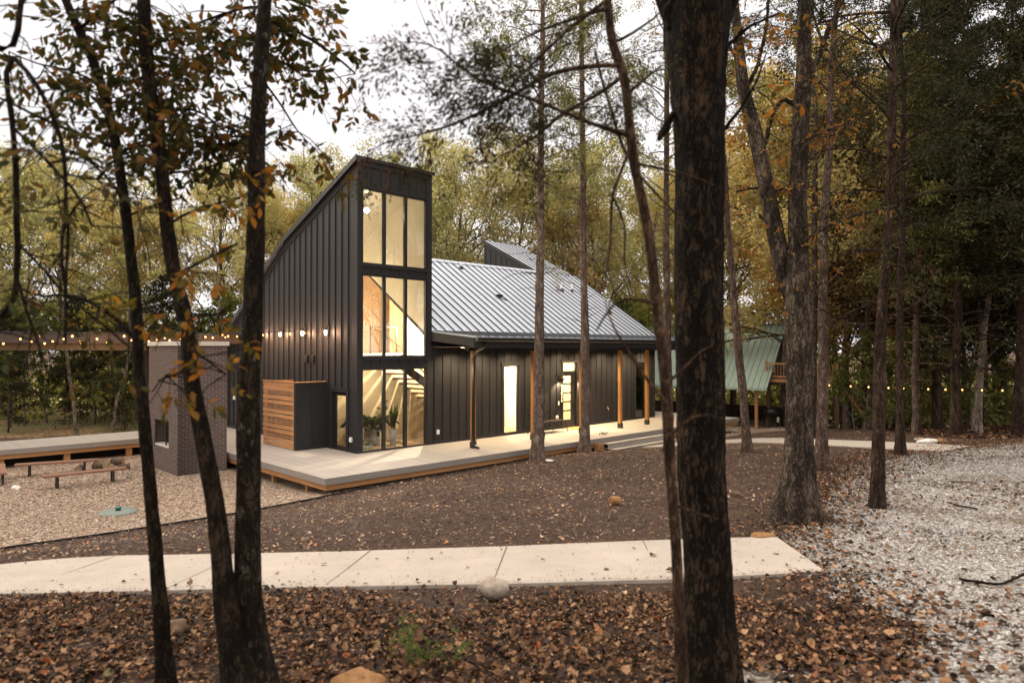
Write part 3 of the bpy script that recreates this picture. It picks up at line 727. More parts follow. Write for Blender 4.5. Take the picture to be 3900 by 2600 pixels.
# caged lanterns on the side wall (string-light anchors)
M['lantern'] = m_emit('lantern_glass', (1,.86,.72), 2.2)
SCY = (1.74, 3.33, 4.99, 6.63)
for y in SCY:
    m = MB(); m.box(-.03,-.001,y-.05,y+.05,3.80,3.98); m.tube([(-.02,y,3.93),(-.10,y,3.95),(-.12,y,3.90)], .012, 8); m.lathe([(.02,.0),(.05,-.02),(.055,-.07),(.05,-.07)], (-.12,y,3.92), 14)
    sc_ = m.build('wall_lantern', M['black'], house)
    m = MB(); m.lathe([(.045,.0),(.05,-.03),(.05,-.14),(.03,-.18),(.0,-.185)], (-.12,y,3.85), 14); m.build('lantern_globe', M['lantern'], sc_, True)
    m = MB()
    for k in range(6):
        a = k*PI/3; m.tube([(-.12+.056*math.cos(a), y+.056*math.sin(a), 3.86), (-.12+.056*math.cos(a), y+.056*math.sin(a), 3.70), (-.12, y, 3.66)], .004, 5)
    m.build('lantern_cage', M['black'], sc_)
    lamp('lantern_light', 'POINT', house, (-.2, y, 3.76), 30, (1,.55,.32), .04)
# roof vents
for (x, y, h, r, nm, mt) in ((7.98,4.53,.27,.045,'roof_vent_pipe','white'),(13.3,3.36,.33,.05,'roof_vent_pipe','white'),(14.1,3.39,.33,.035,'roof_vent_pipe','white'),(14.84,1.67,.62,.055,'roof_vent_pipe','white')):
    z = zroof(y); m = MB(); m.lathe([(.0,-.1),(r,-.1),(r,h)] + ([(r*1.5,h),(r*1.5,h+.06),(0,h+.07)] if h > .5 else [(r*.8,h),(0,h-.02)]), (x,y,z), 14)
    v = m.build(nm, flat('galvanised', (.62,.64,.66), .35, .5) if h > .5 else M['white'], house, True)
    m = MB(); m.lathe([(r*2.6,-.06),(r*2.2,.02),(r*1.3,.09),(r*1.02,.1)], (x,y,z+.01), 14); m.build('vent_boot', M['black'], v, True)
m = MB(); m.box(8.12,8.40,2.30,2.46,zroof(2.38)+.02,zroof(2.38)+.12); m.bar((8.3,2.3,zroof(2.3)+.03),(8.52,2.15,zroof(2.1)+.05),.03); m.build('roof_vent', M['black'], house)

# ---- interior seen through the glass
IT, IS = 8.0, 5.0
def lining(nm, quads, mat):
    m = MB()
    for q_ in quads: m.quad(*q_)
    return m.build(nm, mat, house)
zi = lambda y: zroof(y)-.16
zti = lambda y: ztower(y)-.16
TX = TWX-.13
lining('interior_wall', [
 ((.16,.16,.03),(.16,.62,.03),(.16,.62,zti(.62)),(.16,.16,zti(.16))), ((.16,.62,1.86),(.16,1.50,1.86),(.16,1.50,zti(1.5)),(.16,.62,zti(.62))), ((.16,1.50,.03),(.16,IS,.03),(.16,IS,zti(IS)),(.16,1.50,zti(1.5))),
 ((.16,IS,.03),(IT,IS,.03),(IT,IS,zi(IS)),(.16,IS,zi(IS))),
 ((IT,IS,.03),(IT,.16,.03),(IT,.16,zi(.16)),(IT,IS,zi(IS))),
 ((TX,.16,zi(.16)),(TX,IS,zi(IS)),(TX,IS,zti(IS)),(TX,.16,zti(.16))),
 ((.16,.158,8.25),(TX,.158,8.25),(TX,.158,zti(.16)),(.16,.158,zti(.16)))], M['cream'])
lining('interior_ceiling', [((.16,.16,zti(.16)),(.16,IS,zti(IS)),(TX,IS,zti(IS)),(TX,.16,zti(.16))),
 ((TX,.16,zi(.16)),(TX,IS,zi(IS)),(IT,IS,zi(IS)),(IT,.16,zi(.16)))], M['cream'])
m = MB(); m.box(.16,IT,.16,IS,-.05,.03); m.build('interior_floor', M['floorwood'], house)
m = MB(); m.box(.17,IT-.01,1.74,1.80,.031,2.94); m.build('stair_wall', M['tan'], house)
m = MB(); m.box(.17,IT-.01,1.75,IS-.01,2.95,3.06); m.build('loft_floor', M['cream'], house)
m = MB(); m.box(2.6,3.9,4.55,4.98,3.065,6.6); m.box(3.9,4.70,4.0,4.98,3.065,6.3); m.build('chimney_breast', M['brownpanel'], house)
st = MB(); st.hexa([(2.0,.66,2.60),(5.9,.66,.10),(5.9,.72,.10),(2.0,.72,2.60),(2.0,.66,2.93),(5.9,.66,.42),(5.9,.72,.42),(2.0,.72,2.93)])
sto = st.build('staircase', M['black'], house)
for i in range(-2, 12):
    MB().box(2.21+.27*i, 2.21+.27*i+.27, .72, 1.735, 2.40-.18*i-.06, 2.40-.18*i).build('stair_tread', M['treadwood'], sto, bevel=.006)
rl = MB()
for x in (1.63, 2.72): rl.box(x-.02,x+.02,1.80,1.84,3.06,3.98)
rl.box(1.61,2.74,1.795,1.845,3.98,4.01)
for k in range(9): rl.tube([(1.63,1.82,3.14+.09*k),(2.72,1.82,3.14+.09*k)], .004, 5)
rl.tube([(1.70,1.70,3.90),(2.10,1.66,3.75),(5.2,1.66,1.65)], .018, 8)
rl.build('stair_railing', M['steel'], house)
# rooms behind the entry door and the far window
lining('entry_room', [((8.05,.16,.03),(8.05,4.5,.03),(8.05,4.5,3.0),(8.05,.16,3.0)),((8.05,3.2,.03),(13.4,3.2,.03),(13.4,3.2,3.0),(8.05,3.2,3.0)),((13.4,.16,.03),(13.4,4.5,.03),(13.4,4.5,3.0),(13.4,.16,3.0)),
 ((8.05,.16,3.0),(13.4,.16,3.0),(13.4,4.5,3.0),(8.05,4.5,3.0)),((8.05,.16,.02),(13.4,.16,.02),(13.4,4.5,.02),(8.05,4.5,.02))], M['cream'])
m = MB(); m.box(10.85,10.95,.16,1.45,.03,2.99); m.build('entry_partition', M['tan'], house)
green = flat('far_room_wall', (.12,.13,.09), .8)
lining('far_room', [((13.5,.16,.03),(13.5,4.5,.03),(13.5,4.5,3.0),(13.5,.16,3.0)),((13.5,4.2,.03),(16,4.2,.03),(16,4.2,3.0),(13.5,4.2,3.0)),((15.98,.16,.03),(15.98,4.5,.03),(15.98,4.5,3.0),(15.98,.16,3.0)),
 ((13.5,.16,3.0),(16,.16,3.0),(16,4.5,3.0),(13.5,4.5,3.0)),((13.5,.16,.02),(16,.16,.02),(16,4.5,.02),(13.5,4.5,.02))], green)
m = MB(); m.box(15.6,15.97,.9,2.2,.03,2.5); m.build('far_room_panel', flat('pale_green_panel', (.42,.48,.22), .7), house)
# interior lamps
M['globe'] = m_emit('pendant_globe', (1,.85,.6), 40)
m = MB(); m.lathe([(.0,-.09),(.055,-.07),(.09,0),(.055,.07),(.0,.09)], (1.08,1.2,7.84), 16); pg = m.build('pendant_lamp', M['globe'], house, True)
MB().tube([(1.08,1.2,7.91),(1.08,1.2,8.35)], .006, 6).build('pendant_cord', M['black'], pg)
IW = (1.0,.80,.52)
lamp('pendant_light', 'POINT', house, (1.08,1.2,7.84), 1150, (1,.88,.70), .07)
lamp('stairwell_light', 'POINT', house, (3.5,1.15,3.9), 900, (1,.86,.64), .03)
lamp('corner_fill', 'POINT', house, (.9,.45,2.45), 45, (1,.84,.60), .08)  # unseen fill added to brighten the corner by the side door
lamp('loft_light', 'POINT', house, (6.0,2.8,4.6), 430, (1,.88,.70), .1)
lamp('entry_light', 'POINT', house, (9.4,1.5,2.7), 400, IW, .1)
lamp('far_room_light', 'POINT', house, (15.0,1.5,2.7), 50, IW, .1)
lamp('hall_light', 'POINT', house, (6.9,.95,2.6), 210, (1,.88,.70), .08)

# ------------------------------------------------------------------ deck
deck = empty('deck', (CX, CY, 0), YAW, 'low grey composite deck wrapping the front and left of the black house', 'deck')
DX0, DX1, DY0 = -2.74, 18.67, -2.98
m = MB(); m.box(DX0, DX1, DY0, -.03, -.028, 0); m.box(DX0, -.03, -.03, 11.1, -.028, 0); m.box(LEN+.03, DX1, -.03, 6, -.028, 0)
m.build('deck_boards', M['deck'], deck)
m = MB(); m.box(-14.5, DX0-.002, 8.62, 11.1, -.028, 0); m.build('deck_boards', M['deckarm'], deck)
for b_ in ((DX0-.02, DX1+.02, DY0-.022, DY0-.001), (-14.5, DX0-.02, 8.598, 8.619)): MB().box(*b_, -.165, .001).build('deck_fascia', M['fascia'], deck)
for b_ in ((DX0-.022, DX0-.001, DY0, 8.6), (DX1+.001, DX1+.022, DY0, 6)): MB().box(*b_, -.165, .001).build('deck_fascia', M['fasciay'], deck)
for b_ in ((DX0+.02, 7.9, DY0+.02, DY0+.06), (12.02, DX1-.02, DY0+.02, DY0+.06), (-14.5, DX0+.02, 8.64, 8.68)): MB().box(*b_, -.31, -.03).build('rim_joist', M['rim'], deck)
MB().box(7.86, 8.24, -3.16, DY0-.024, -.40, -.17).build('step_cheek', M['rim'], deck)
for b_ in ((DX0+.02, DX0+.06, DY0+.06, 8.6), (DX1-.06, DX1-.02, DY0+.06, 6)): MB().box(*b_, -.31, -.03).build('rim_joist', M['rimy'], deck)
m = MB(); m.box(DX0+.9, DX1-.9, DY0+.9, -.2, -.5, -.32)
M['dirt_and_shade'] = flat('underdeck_shade_brown', (.02,.014,.01), .95)  # near-black boards added to imitate the shade under the deck
m.build('underdeck_shade', M['dirt_and_shade'], deck)
MB().box(-14.4, -2.8, 9.5, 9.6, -1.0, -.312).build('underdeck_shade', M['dirt_and_shade'], deck)
MB().box(DX0+.9, DX0+1.0, -.1, 8.6, -.8, -.312).build('underdeck_shade', M['dirt_and_shade'], deck)
for x, y in [(DX0+.2, y) for y in (-1.7, .3, 2.6, 4.9)]+[(x, DY0+.25) for x in (.1, 2.6, 5.0, 13.5)]+[(x, 8.78) for x in (-12.4, -9.8, -7.72, -5.9, -4.0)]:
    X_, Y_, _ = HL(x, y); z = tz(X_, Y_)
    wd = .05 if y < 8 else .09
    MB().box(x-wd, x+wd, y-wd, y+wd, z-.1-0, -.31).build('deck_post', M['rim'], deck)
for k in range(2):
    m = MB(); ya = DY0-.024-.32*(k+1); z = -.175*(k+1); x1 = 12.0+.35*k
    m.box(8.26, x1, ya, DY0-.026, z-.03, z); m.box(8.28, x1-.02, ya+.012, ya+.03, z-.20, z-.031)
    m.build('deck_step', M['deck'], deck)
    MB().box(8.255, x1+.005, ya-.012, ya-.001, z-.028, z+.002).build('step_nosing', M['fascia'], deck)
for b_ in ((16.4, 17.6, 1.2, 3.4, .001, .26), (-2.6, -.4, 10.2, 11.0, .001, .4)): MB().box(*b_).build('deck_platform', M['fascia'], deck)

# ------------------------------------------------------------------ privacy screen by the side door
ps = empty('privacy_screen', (CX, CY, 0), YAW, 'horizontal cedar slat screen with black return wall on the side deck', 'screen')
zsl = [2.15,2.02,1.99,1.85,1.82,1.79,1.755,1.735,1.70,1.56,1.525,1.40,1.36,1.335,1.30,1.275,1.245,1.115,1.08,.955,.92,.90,.87,.84,.81,.78,.745,.62,.585,.46,.42,.40,.37,.345,.31,.185,.155,.03]
for i in range(0, len(zsl)-1, 2):
    MB().box(-1.10,-1.075,1.98,4.20,zsl[i+1],zsl[i]).build('slat', M['slat'], ps, bevel=.003)
m = MB(); m.box(-1.07,-.98,4.10,4.19,.01,2.15); m.box(-1.07,-.02,4.14,4.18,1.9,2.145); m.build('screen_frame', M['slat'], ps)
MB().box(-1.07,-.98,2.05,2.14,.01,2.14).build('screen_stud', M['slat'], ps)
m = MB(); m.box(-1.10,-.03,1.86,1.97,.0,2.15); m.box(-1.10,-1.0,1.84,1.86,.0,2.15); m.box(-1.0,-.03,1.845,1.86,.0,.11); m.box(-1.0,-.03,1.845,1.86,2.04,2.15); m.box(-.56,-.52,1.845,1.86,.11,2.04)
m.build('return_wall', M['siding'], ps)
m = MB(); m.box(-1.12,-.03,1.83,1.99,2.151,2.175); m.box(-1.12,-1.06,1.99,4.22,2.151,2.175); m.build('screen_cap', M['slat'], ps)

# ------------------------------------------------------------------ outdoor brick fireplace
fp = empty('outdoor_fireplace', (CX, CY, 0), YAW, 'tall dark brick outdoor fireplace and chimney with a pale stone cap', 'fireplace')
FX0, FX1, FY0, FY1, FZ = -4.30, -2.86, 2.86, 5.5, 3.32; GZ = -.62
m = MB()
gd = lambda u, d, z: (FX0+d, u, z)
wall_grid(m, [FY0, FY1], lambda u: FZ, [(3.62,4.95,.22,1.02)], gd, .6, GZ)
m.quad((FX0,FY0,GZ),(FX1,FY0,GZ),(FX1,FY0,FZ),(FX0,FY0,FZ)); m.quad((FX1,FY0,GZ),(FX1,FY1,GZ),(FX1,FY1,FZ),(FX1,FY0,FZ)); m.quad((FX0,FY1,GZ),(FX0,FY1,FZ),(FX1,FY1,FZ),(FX1,FY1,GZ)); m.quad((FX0,FY0,FZ),(FX1,FY0,FZ),(FX1,FY1,FZ),(FX0,FY1,FZ))
m.build('brick_body', M['brick'], fp)
MB().box(FX0-.05,FX1+.05,FY0-.05,FY1+.05,FZ+.002,FZ+.13).build('stone_cap', M['cap'], fp, bevel=.01)
m = MB(); m.box(FX0+.02,FX0+.56,3.63,4.94,.222,.27); m.build('hearth_slab', M['cap'], fp)
m = MB(); m.box(FX0+.30,FX0+.32,3.70,4.88,.275,.98); m.build('firebox', M['black'], fp)
m = MB()
for y in (3.64, 4.0, 4.9): m.box(FX0+.03,FX0+.06,y-.015,y+.015,.275,1.0)
m.build('firebox_frame', M['steel'], fp)

# ------------------------------------------------------------------ covered walkway beam behind the deck arm
bm = empty('walkway_beam', (CX, CY, 0), YAW, 'long dark timber beam over the side deck with a lower lit tan header', 'beam')
MB().box(-15.5,-.12,8.6,8.78,3.42,3.76).build('beam', flat('brown_stained_beam', (.05,.032,.025), .7, var=.15), bm)
MB().box(-15.5,-3.4,8.9,9.0,3.18,3.45).build('header', flat('tan_header', (.10,.075,.04), .7), bm)
MB().box(-15.5,-.1,8.55,11.2,3.765,3.80).build('roof_deck', M['roofdark'], bm)
for x in (-14.6, -2.9): MB().box(x-.09,x+.09,10.6,10.78,0.002,3.76).build('post', M['trim'], bm)

# ------------------------------------------------------------------ tree materials
M['bark_oak'] = m_bark('oak_bark', (.040,.030,.022), (.20,.155,.115), 1.8, .08, lichen=(.20,.18,.14))
M['bark_dark'] = m_bark('dark_wet_bark', (.016,.011,.0075), (.07,.048,.03), 3.6, .10, lichen=(.06,.052,.03), bumpd=.015)
M['bark_stem'] = m_bark('brown_stem_bark', (.045,.027,.017), (.17,.105,.07), 3.0, .08, bumpd=.012)
M['bark_cedardark'] = m_bark('dark_cedar_bark', (.030,.020,.014), (.19,.14,.105), 2.6, .045, red=(.06,.032,.022), bumpd=.03)
M['bark_lichen'] = m_bark('lichened_bark', (.018,.013,.009), (.08,.058,.038), 3.0, .12, lichen=(.17,.165,.13), bumpd=.015)
M['bark_furrow'] = m_bark('furrowed_dark_bark', (.013,.009,.006), (.11,.072,.043), 2.8, .055, bumpd=.03)
M['bark_pale'] = m_bark('pale_bark', (.19,.15,.12), (.42,.36,.30), 1.5, .3, lichen=(.40,.37,.31))
M['bark_cedar'] = m_bark('cedar_bark', (.085,.058,.045), (.38,.30,.245), 2.8, .05, red=(.11,.06,.042), bumpd=.03)
M['bark_cedarpale'] = m_bark('pale_cedar_bark', (.15,.11,.088), (.52,.43,.365), 2.8, .05, red=(.15,.085,.062), bumpd=.03)
M['bark_bg'] = m_bark('wood_bark', (.09,.07,.052), (.26,.21,.165), .8, .2, bumpd=.02)
GREEN = [(0,(.21,.215,.10)),(.3,(.33,.325,.155)),(.6,(.45,.42,.21)),(.85,(.55,.46,.22)),(1,(.58,.38,.15))]
GOLD = [(0,(.28,.27,.12)),(.35,(.43,.37,.17)),(.7,(.56,.43,.19)),(1,(.58,.34,.13))]
RUST = [(0,(.09,.08,.028)),(.4,(.20,.125,.04)),(.75,(.32,.16,.04)),(1,(.38,.12,.03))]
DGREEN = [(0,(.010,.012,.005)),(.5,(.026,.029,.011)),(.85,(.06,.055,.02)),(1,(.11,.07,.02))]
MGREEN = [(0,(.10,.105,.035)),(.5,(.20,.195,.065)),(1,(.34,.31,.11))]
M['leaf_green'] = m_leaf('yellow_green_leaves', GREEN, .58)
M['leaf_gold'] = m_leaf('golden_leaves', GOLD, .58)
M['leaf_rust'] = m_leaf('rust_orange_leaves', RUST, .5)
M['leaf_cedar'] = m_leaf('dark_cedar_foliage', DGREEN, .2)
M['leaf_olive'] = m_leaf('olive_cedar_sprays', [(0,(.02,.02,.008)),(.5,(.05,.045,.017)),(.9,(.10,.08,.03)),(1,(.13,.06,.03))], .3)
M['leaf_cedarmid'] = m_leaf('mid_cedar_foliage', MGREEN, .35)
M['leaf_under'] = m_leaf('understory_leaves', [(0,(.05,.07,.02)),(.45,(.15,.165,.045)),(.8,(.32,.29,.08)),(1,(.48,.31,.07))], .5)
M['leaf_near'] = m_leaf('hickory_leaves', [(0,(.025,.034,.011)),(.35,(.055,.06,.017)),(.62,(.09,.07,.02)),(.84,(.15,.075,.022)),(.95,(.28,.12,.025)),(1,(.45,.25,.04))], .42, .12)
M['leaf_nearorange'] = m_leaf('orange_hickory_leaves', [(0,(.05,.06,.012)),(.3,(.16,.11,.02)),(.6,(.34,.13,.02)),(.85,(.46,.2,.03)),(1,(.55,.33,.05))], .45, .12)
M['leaf_dead'] = m_leaf('dead_red_sprays', [(0,(.05,.022,.018)),(.5,(.13,.055,.04)),(1,(.22,.10,.06))], .3)

def rdir(rng, n):
    v = rng.normal(size=(n,3)); return v/np.linalg.norm(v, axis=1)[:,None]
def leafq(rng, C, L, Wd, flat_=0.0, dirs=None):
    """one 4-vertex leaf per centre"""
    n = len(C); u = rdir(rng, n) if dirs is None else dirs
    u = u.copy(); u[:,2] *= (1-flat_); u /= np.linalg.norm(u, axis=1)[:,None]+1e-9
    w = np.cross(u, rdir(rng, n)); w /= np.linalg.norm(w, axis=1)[:,None]+1e-9
    L = (L*(.65+.7*rng.random(n)))[:,None]; Wd = (Wd*(.7+.6*rng.random(n)))[:,None]
    V = np.stack([C-u*L*.5, C+w*Wd*.5+u*L*.05, C+u*L*.5, C-w*Wd*.5+u*L*.05], 1).reshape(-1,3)
    return V, np.arange(4*n).reshape(n,4)
def leaf6(rng, B, D, L, ratio=.42, fold=.25, curl=.15):
    """shaped leaflet: base B, direction D, folded along the midrib; 8 verts, 3+3 quads reduced to 4"""
    n = len(B); D = D/np.linalg.norm(D, axis=1)[:,None]
    w = np.cross(D, rdir(rng, n)); w /= np.linalg.norm(w, axis=1)[:,None]+1e-9; nn = np.cross(w, D)
    L = (np.broadcast_to(L, (n,))*(.7+.6*rng.random(n)))[:,None]; Wd = L*ratio*(.75+.5*rng.random(n))[:,None]*.5
    up = nn*Wd*fold; cu = nn*L*curl*(rng.random(n)[:,None]*2-.6)
    m = B+D*L*.5+cu*.5; tip = B+D*L-cu*.2
    a1 = B+D*L*.28+w*Wd*.82+up; a2 = B+D*L*.62+w*Wd*1.0+up+cu*.5; b1 = B+D*L*.28-w*Wd*.82+up; b2 = B+D*L*.62-w*Wd*1.0+up+cu*.5
    V = np.stack([B, a1, a2, tip, b2, b1, m], 1).reshape(-1,3)
    k = np.arange(n)[:,None]*7
    Q = np.concatenate([k+np.array([[0,1,2,6]]), k+np.array([[6,2,3,4]])*1, k+np.array([[0,6,4,5]])], 0)
    return V, Q

def grow(rng, p, d, L, r, steps, wob, up, parts, n=6, r1=.35):
    """one branch polyline; returns its points and directions"""
    pts = [np.array(p, float)]; d = np.array(d, float); ds = [d/np.linalg.norm(d)]
    for i in range(steps):
        d = d/np.linalg.norm(d)+rng.normal(size=3)*wob+np.array([0,0,up]); d /= np.linalg.norm(d)
        pts.append(pts[-1]+d*L/steps); ds.append(d)
    rad = np.linspace(r, r*r1, steps+1)
    if r > .0018: parts.append(tube_np(pts, rad, n))
    return pts, ds

def decid(seed, H, cr, base=.35, nl=11000, ls=.2, limbs=13, r0=None, lean=.03, droop=0.0):
    rng = np.random.default_rng(seed); parts = []; r0 = r0 or H*.0105
    k = 14; z = np.linspace(-.3, H*.8, k); off = np.cumsum(rng.normal(size=(k,2))*H*.006+rng.normal(size=2)*lean*H/k, axis=0)
    tp = np.c_[off, z]; tr = r0*np.linspace(1, .22, k)**.9; tr[0] *= 1.4
    parts.append(tube_np(tp, tr, 9, .04, rng))
    tips = []
    for i in range(limbs):
        f = base+(1-base)*(i+rng.random()*.8)/limbs*.95; zz = z[0]+(z[-1]-z[0])*min(f,.99)
        p = [np.interp(zz, z, tp[:,0]), np.interp(zz, z, tp[:,1]), zz]; az = i*2.4+rng.normal()*.5
        el = .45+.5*f+rng.normal()*.15; shape = math.sin(PI*min(.9, max(.25, (f-base)/(1-base)*.62+.28)))
        L = cr*(.65+.5*rng.random())*shape+.5
        dd = [math.cos(az)*math.cos(el), math.sin(az)*math.cos(el), math.sin(el)]
        rr = np.interp(zz, z, tr)*.5
        pts, ds = grow(rng, p, dd, L, rr, 6, .14, .05-droop, parts, 5)
        for j in range(2, 7):
            for _ in range(2):
                d2 = ds[j]+rdir(rng,1)[0]*.9; q, dq = grow(rng, pts[j], d2, L*.42*(.6+.6*rng.random()), rr*.35, 4, .2, .04-droop, parts, 4)
                tips += q[1:]
        tips += pts[4:]
    T_ = np.array(tips); 
    idx = rng.integers(0, len(T_), nl); 
    # clumps: several denser knots so the sky shows between them
    kn = T_[rng.integers(0, len(T_), max(20, len(T_)//3))]; use = rng.random(nl) < .93
    C = np.where(use[:,None], kn[rng.integers(0, len(kn), nl)], T_[idx])+rng.normal(size=(nl,3))*cr*np.array([.06,.06,.045])
    return joinq(parts), leafq(rng, C, ls, ls*.6)

def conifer(seed, H, cr, base=.25, nl=14000, dead=.2, r0=None, ll=.2, dens=1.0, nb=None):
    rng = np.random.default_rng(seed); parts = []; r0 = r0 or H*.0095
    k = 14; z = np.linspace(-.3, H, k); off = np.cumsum(rng.normal(size=(k,2))*H*.004, axis=0); tp = np.c_[off, z]
    tr = r0*np.linspace(1, .08, k); tr[0] *= 1.35; parts.append(tube_np(tp, tr, 9, .05, rng))
    C = []; D = []; nb = nb or int(H*4.2)
    for i in range(nb):
        f = dead+(1-dead)*(i+rng.random())/nb*.98; zz = H*f; p = [np.interp(zz,z,tp[:,0]), np.interp(zz,z,tp[:,1]), zz]
        live = f > base; az = i*2.399+rng.normal()*.4
        L = cr*(.55+.6*rng.random())*(1-f)**.55*1.15 if live else cr*(.25+.5*rng.random())
        el = .15+.35*f+rng.normal()*.14
        pts, ds = grow(rng, p, [math.cos(az)*math.cos(el), math.sin(az)*math.cos(el), math.sin(el)], L, np.interp(zz,z,tr)*.28+.006, 7, .09, -.035, parts, 4, .25)
        for j in range(2, 8):
            m_ = 3 if live else 2
            for _ in range(m_):
                d2 = ds[j]*.7+rdir(rng,1)[0]*.75-np.array([0,0,.12]); q, dq = grow(rng, pts[j], d2, L*.28*(.5+.8*rng.random()), .007, 3, .2, -.04, parts, 3)
                if live or rng.random() < .12:
                    C += q; D += dq
    C = np.array(C); D = np.array(D); i = rng.integers(0, len(C), nl)
    return joinq(parts), leafq(rng, C[i]+rng.normal(size=(nl,3))*np.array([.15,.15,.10])*(cr/3), ll, ll*.3, dirs=D[i]+rdir(rng,nl)*.8)

def proto_mesh(nm, data, bark, leaf):
    (tv, tq), (lv, lq) = data
    a = np_mesh(nm+'_trunk', tv, tq, True); a.materials.append(bark)
    b = np_mesh(nm+'_crown', lv, lq); b.materials.append(leaf)
    return a, b
PROTO = {}
for i in range(5): PROTO['green%d' % i] = proto_mesh('green', decid(20+i, 18.5+1.0*(i % 3), 5.4+.4*i, .22+.03*i, 19000, .19, 22), M['bark_pale' if i % 2 else 'bark_bg'], M['leaf_green'])
for i in range(3): PROTO['gold%d' % i] = proto_mesh('gold', decid(40+i, 18.5, 5.4, .22, 18000, .19, 20), M['bark_bg'], M['leaf_gold'])
for i in range(3): PROTO['rust%d' % i] = proto_mesh('rust', decid(50+i, 17.5, 4.8, .18, 16000, .17, 18), M['bark_bg'], M['leaf_rust'])
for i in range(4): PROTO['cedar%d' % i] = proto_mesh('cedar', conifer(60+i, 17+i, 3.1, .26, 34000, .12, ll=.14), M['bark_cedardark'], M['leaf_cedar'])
for i in range(2): PROTO['cedarmid%d' % i] = proto_mesh('cedarmid', conifer(70+i, 16+i, 2.7, .32, 17000, .12), M['bark_cedar'], M['leaf_cedarmid'])
for i in range(3): PROTO['under%d' % i] = proto_mesh('under', decid(80+i, 5.5, 2.0, .16, 5200, .15, 12, .04, .1), M['bark_bg'], M['leaf_under'])
for i in range(2): PROTO['juniper%d' % i] = proto_mesh('juniper', conifer(90+i, 6.0, 1.9, .1, 9000, .04, .05, .15, nb=46), M['bark_cedar'], M['leaf_cedar'])
for i in range(3): PROTO['bare%d' % i] = proto_mesh('bare', decid(100+i, 14, 2.0, .55, 1500, .16, 9, .075, .06), M['bark_pale' if i != 1 else 'bark_bg'], M['leaf_green'])
def plant(kind, x, y, s=1.0, rz=None, name='forest_tree', label=None, cat='tree', group=None, sz=None):
    a, b = PROTO[kind]
    e = empty(name, (x, y, tz(x, y)), RNG.random()*6.28 if rz is None else rz, label, cat, group)
    e.scale = (s, s, sz or s)
    link('trunk', a, None, e); link('crown', b, None, e)
    return e

GL = {'green': 'tall yellow-green leaved tree in the wood behind the house', 'gold': 'golden leaved tree in the wood behind the house',
 'rust': 'rust orange leaved tree among the trees on the right', 'cedar': 'dark dense evergreen in the wood on the right',
 'cedarmid': 'mid green evergreen in the wood', 'under': 'low leafy understory tree at the edge of the wood', 'juniper': 'low dark evergreen bush at the edge of the wood', 'bare': 'slender thinly leaved trunk at the edge of the wood'}
GG = {'green': 'green trees behind the house', 'gold': 'golden trees behind the house', 'rust': 'orange trees on the right', 'cedar': 'dark evergreens on the right', 'cedarmid': 'mid green evergreens', 'under': 'understory trees', 'juniper': 'low evergreens', 'bare': 'slender edge trees'}
def forest(kind, x, y, s=1.0, sz=None):
    k = kind.rstrip('0123456789')
    nm = {'green':'broadleaf_tree','gold':'golden_tree','rust':'orange_tree','cedar':'evergreen_tree','cedarmid':'evergreen_tree','under':'understory_tree','juniper':'evergreen_bush','bare':'slender_tree'}[k]
    return plant(kind, x, y, s, name=nm, label=GL[k], cat='bush' if k == 'juniper' else 'tree', group=GG[k], sz=sz)
def px2x(px, Z): return (px-1176)/1565.4*Z
rng = np.random.default_rng(5)
# left and centre: tall row behind the house
x = -180
i = 0
while x < 1560:
    Z = 43+rng.random()*5; k = rng.choice(['green0','green1','green2','green3','green4','gold0','gold1']) if x < 1000 else rng.choice(['green1','gold0','gold1','gold2','green3','green4'])
    forest(k, px2x(x, Z), Z, .86+.13*rng.random() if not 1020 < x < 1180 else 1.0); x += 96+rng.random()*34; i += 1
x = -150
while x < 1500:
    Z = 56+rng.random()*8; forest(rng.choice(['green0','green2','green4','gold1']), px2x(x, Z), Z, 1.0+.1*rng.random()); x += 330+rng.random()*150
# understory of the left and centre
x = -160
while x < 1600:
    Z = 34+rng.random()*9; forest(rng.choice(['under0','under1','under2','juniper0','under0','under1']), px2x(x, Z), Z, .9+.5*rng.random()); x += 60+rng.random()*44
for px_, Z, s in ((20,33,1.0),(170,39,1.2),(290,34,.9)): forest('juniper%d' % (int(Z) % 2), px2x(px_, Z), Z, s)
# slender trunks just beyond the left deck
for px_, Z, s in ((172,31.5,1.15),(256,33,1.1),(60,36,1.0),(521,37,1.1)):
    forest('bare%d' % (int(px_) % 3), px2x(px_, Z), Z, s)
# right: dense dark wood
spots = []
for ring, (z0, z1, st) in enumerate(((29.5,33,120),(34,39,110),(40,46,110),(50,58,130))):
    x = 1940 if ring == 0 else 1560
    while x < 2700:
        Z = z0+(z1-z0)*rng.random()
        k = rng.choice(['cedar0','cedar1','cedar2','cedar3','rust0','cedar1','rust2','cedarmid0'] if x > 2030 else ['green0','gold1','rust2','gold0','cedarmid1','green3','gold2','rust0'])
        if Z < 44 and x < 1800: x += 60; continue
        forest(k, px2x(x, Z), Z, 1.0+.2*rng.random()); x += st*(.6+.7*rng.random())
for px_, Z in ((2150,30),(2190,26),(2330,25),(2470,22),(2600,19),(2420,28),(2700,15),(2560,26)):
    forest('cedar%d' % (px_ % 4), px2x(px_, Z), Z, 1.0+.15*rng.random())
x = 1880
while x < 2650:
    Z = 30+rng.random()*6; forest(rng.choice(['under0','under2','bare0','bare1','bare2','bare2','juniper1']), px2x(x, Z), Z, .8+.35*rng.random()); x += 36+rng.random()*26
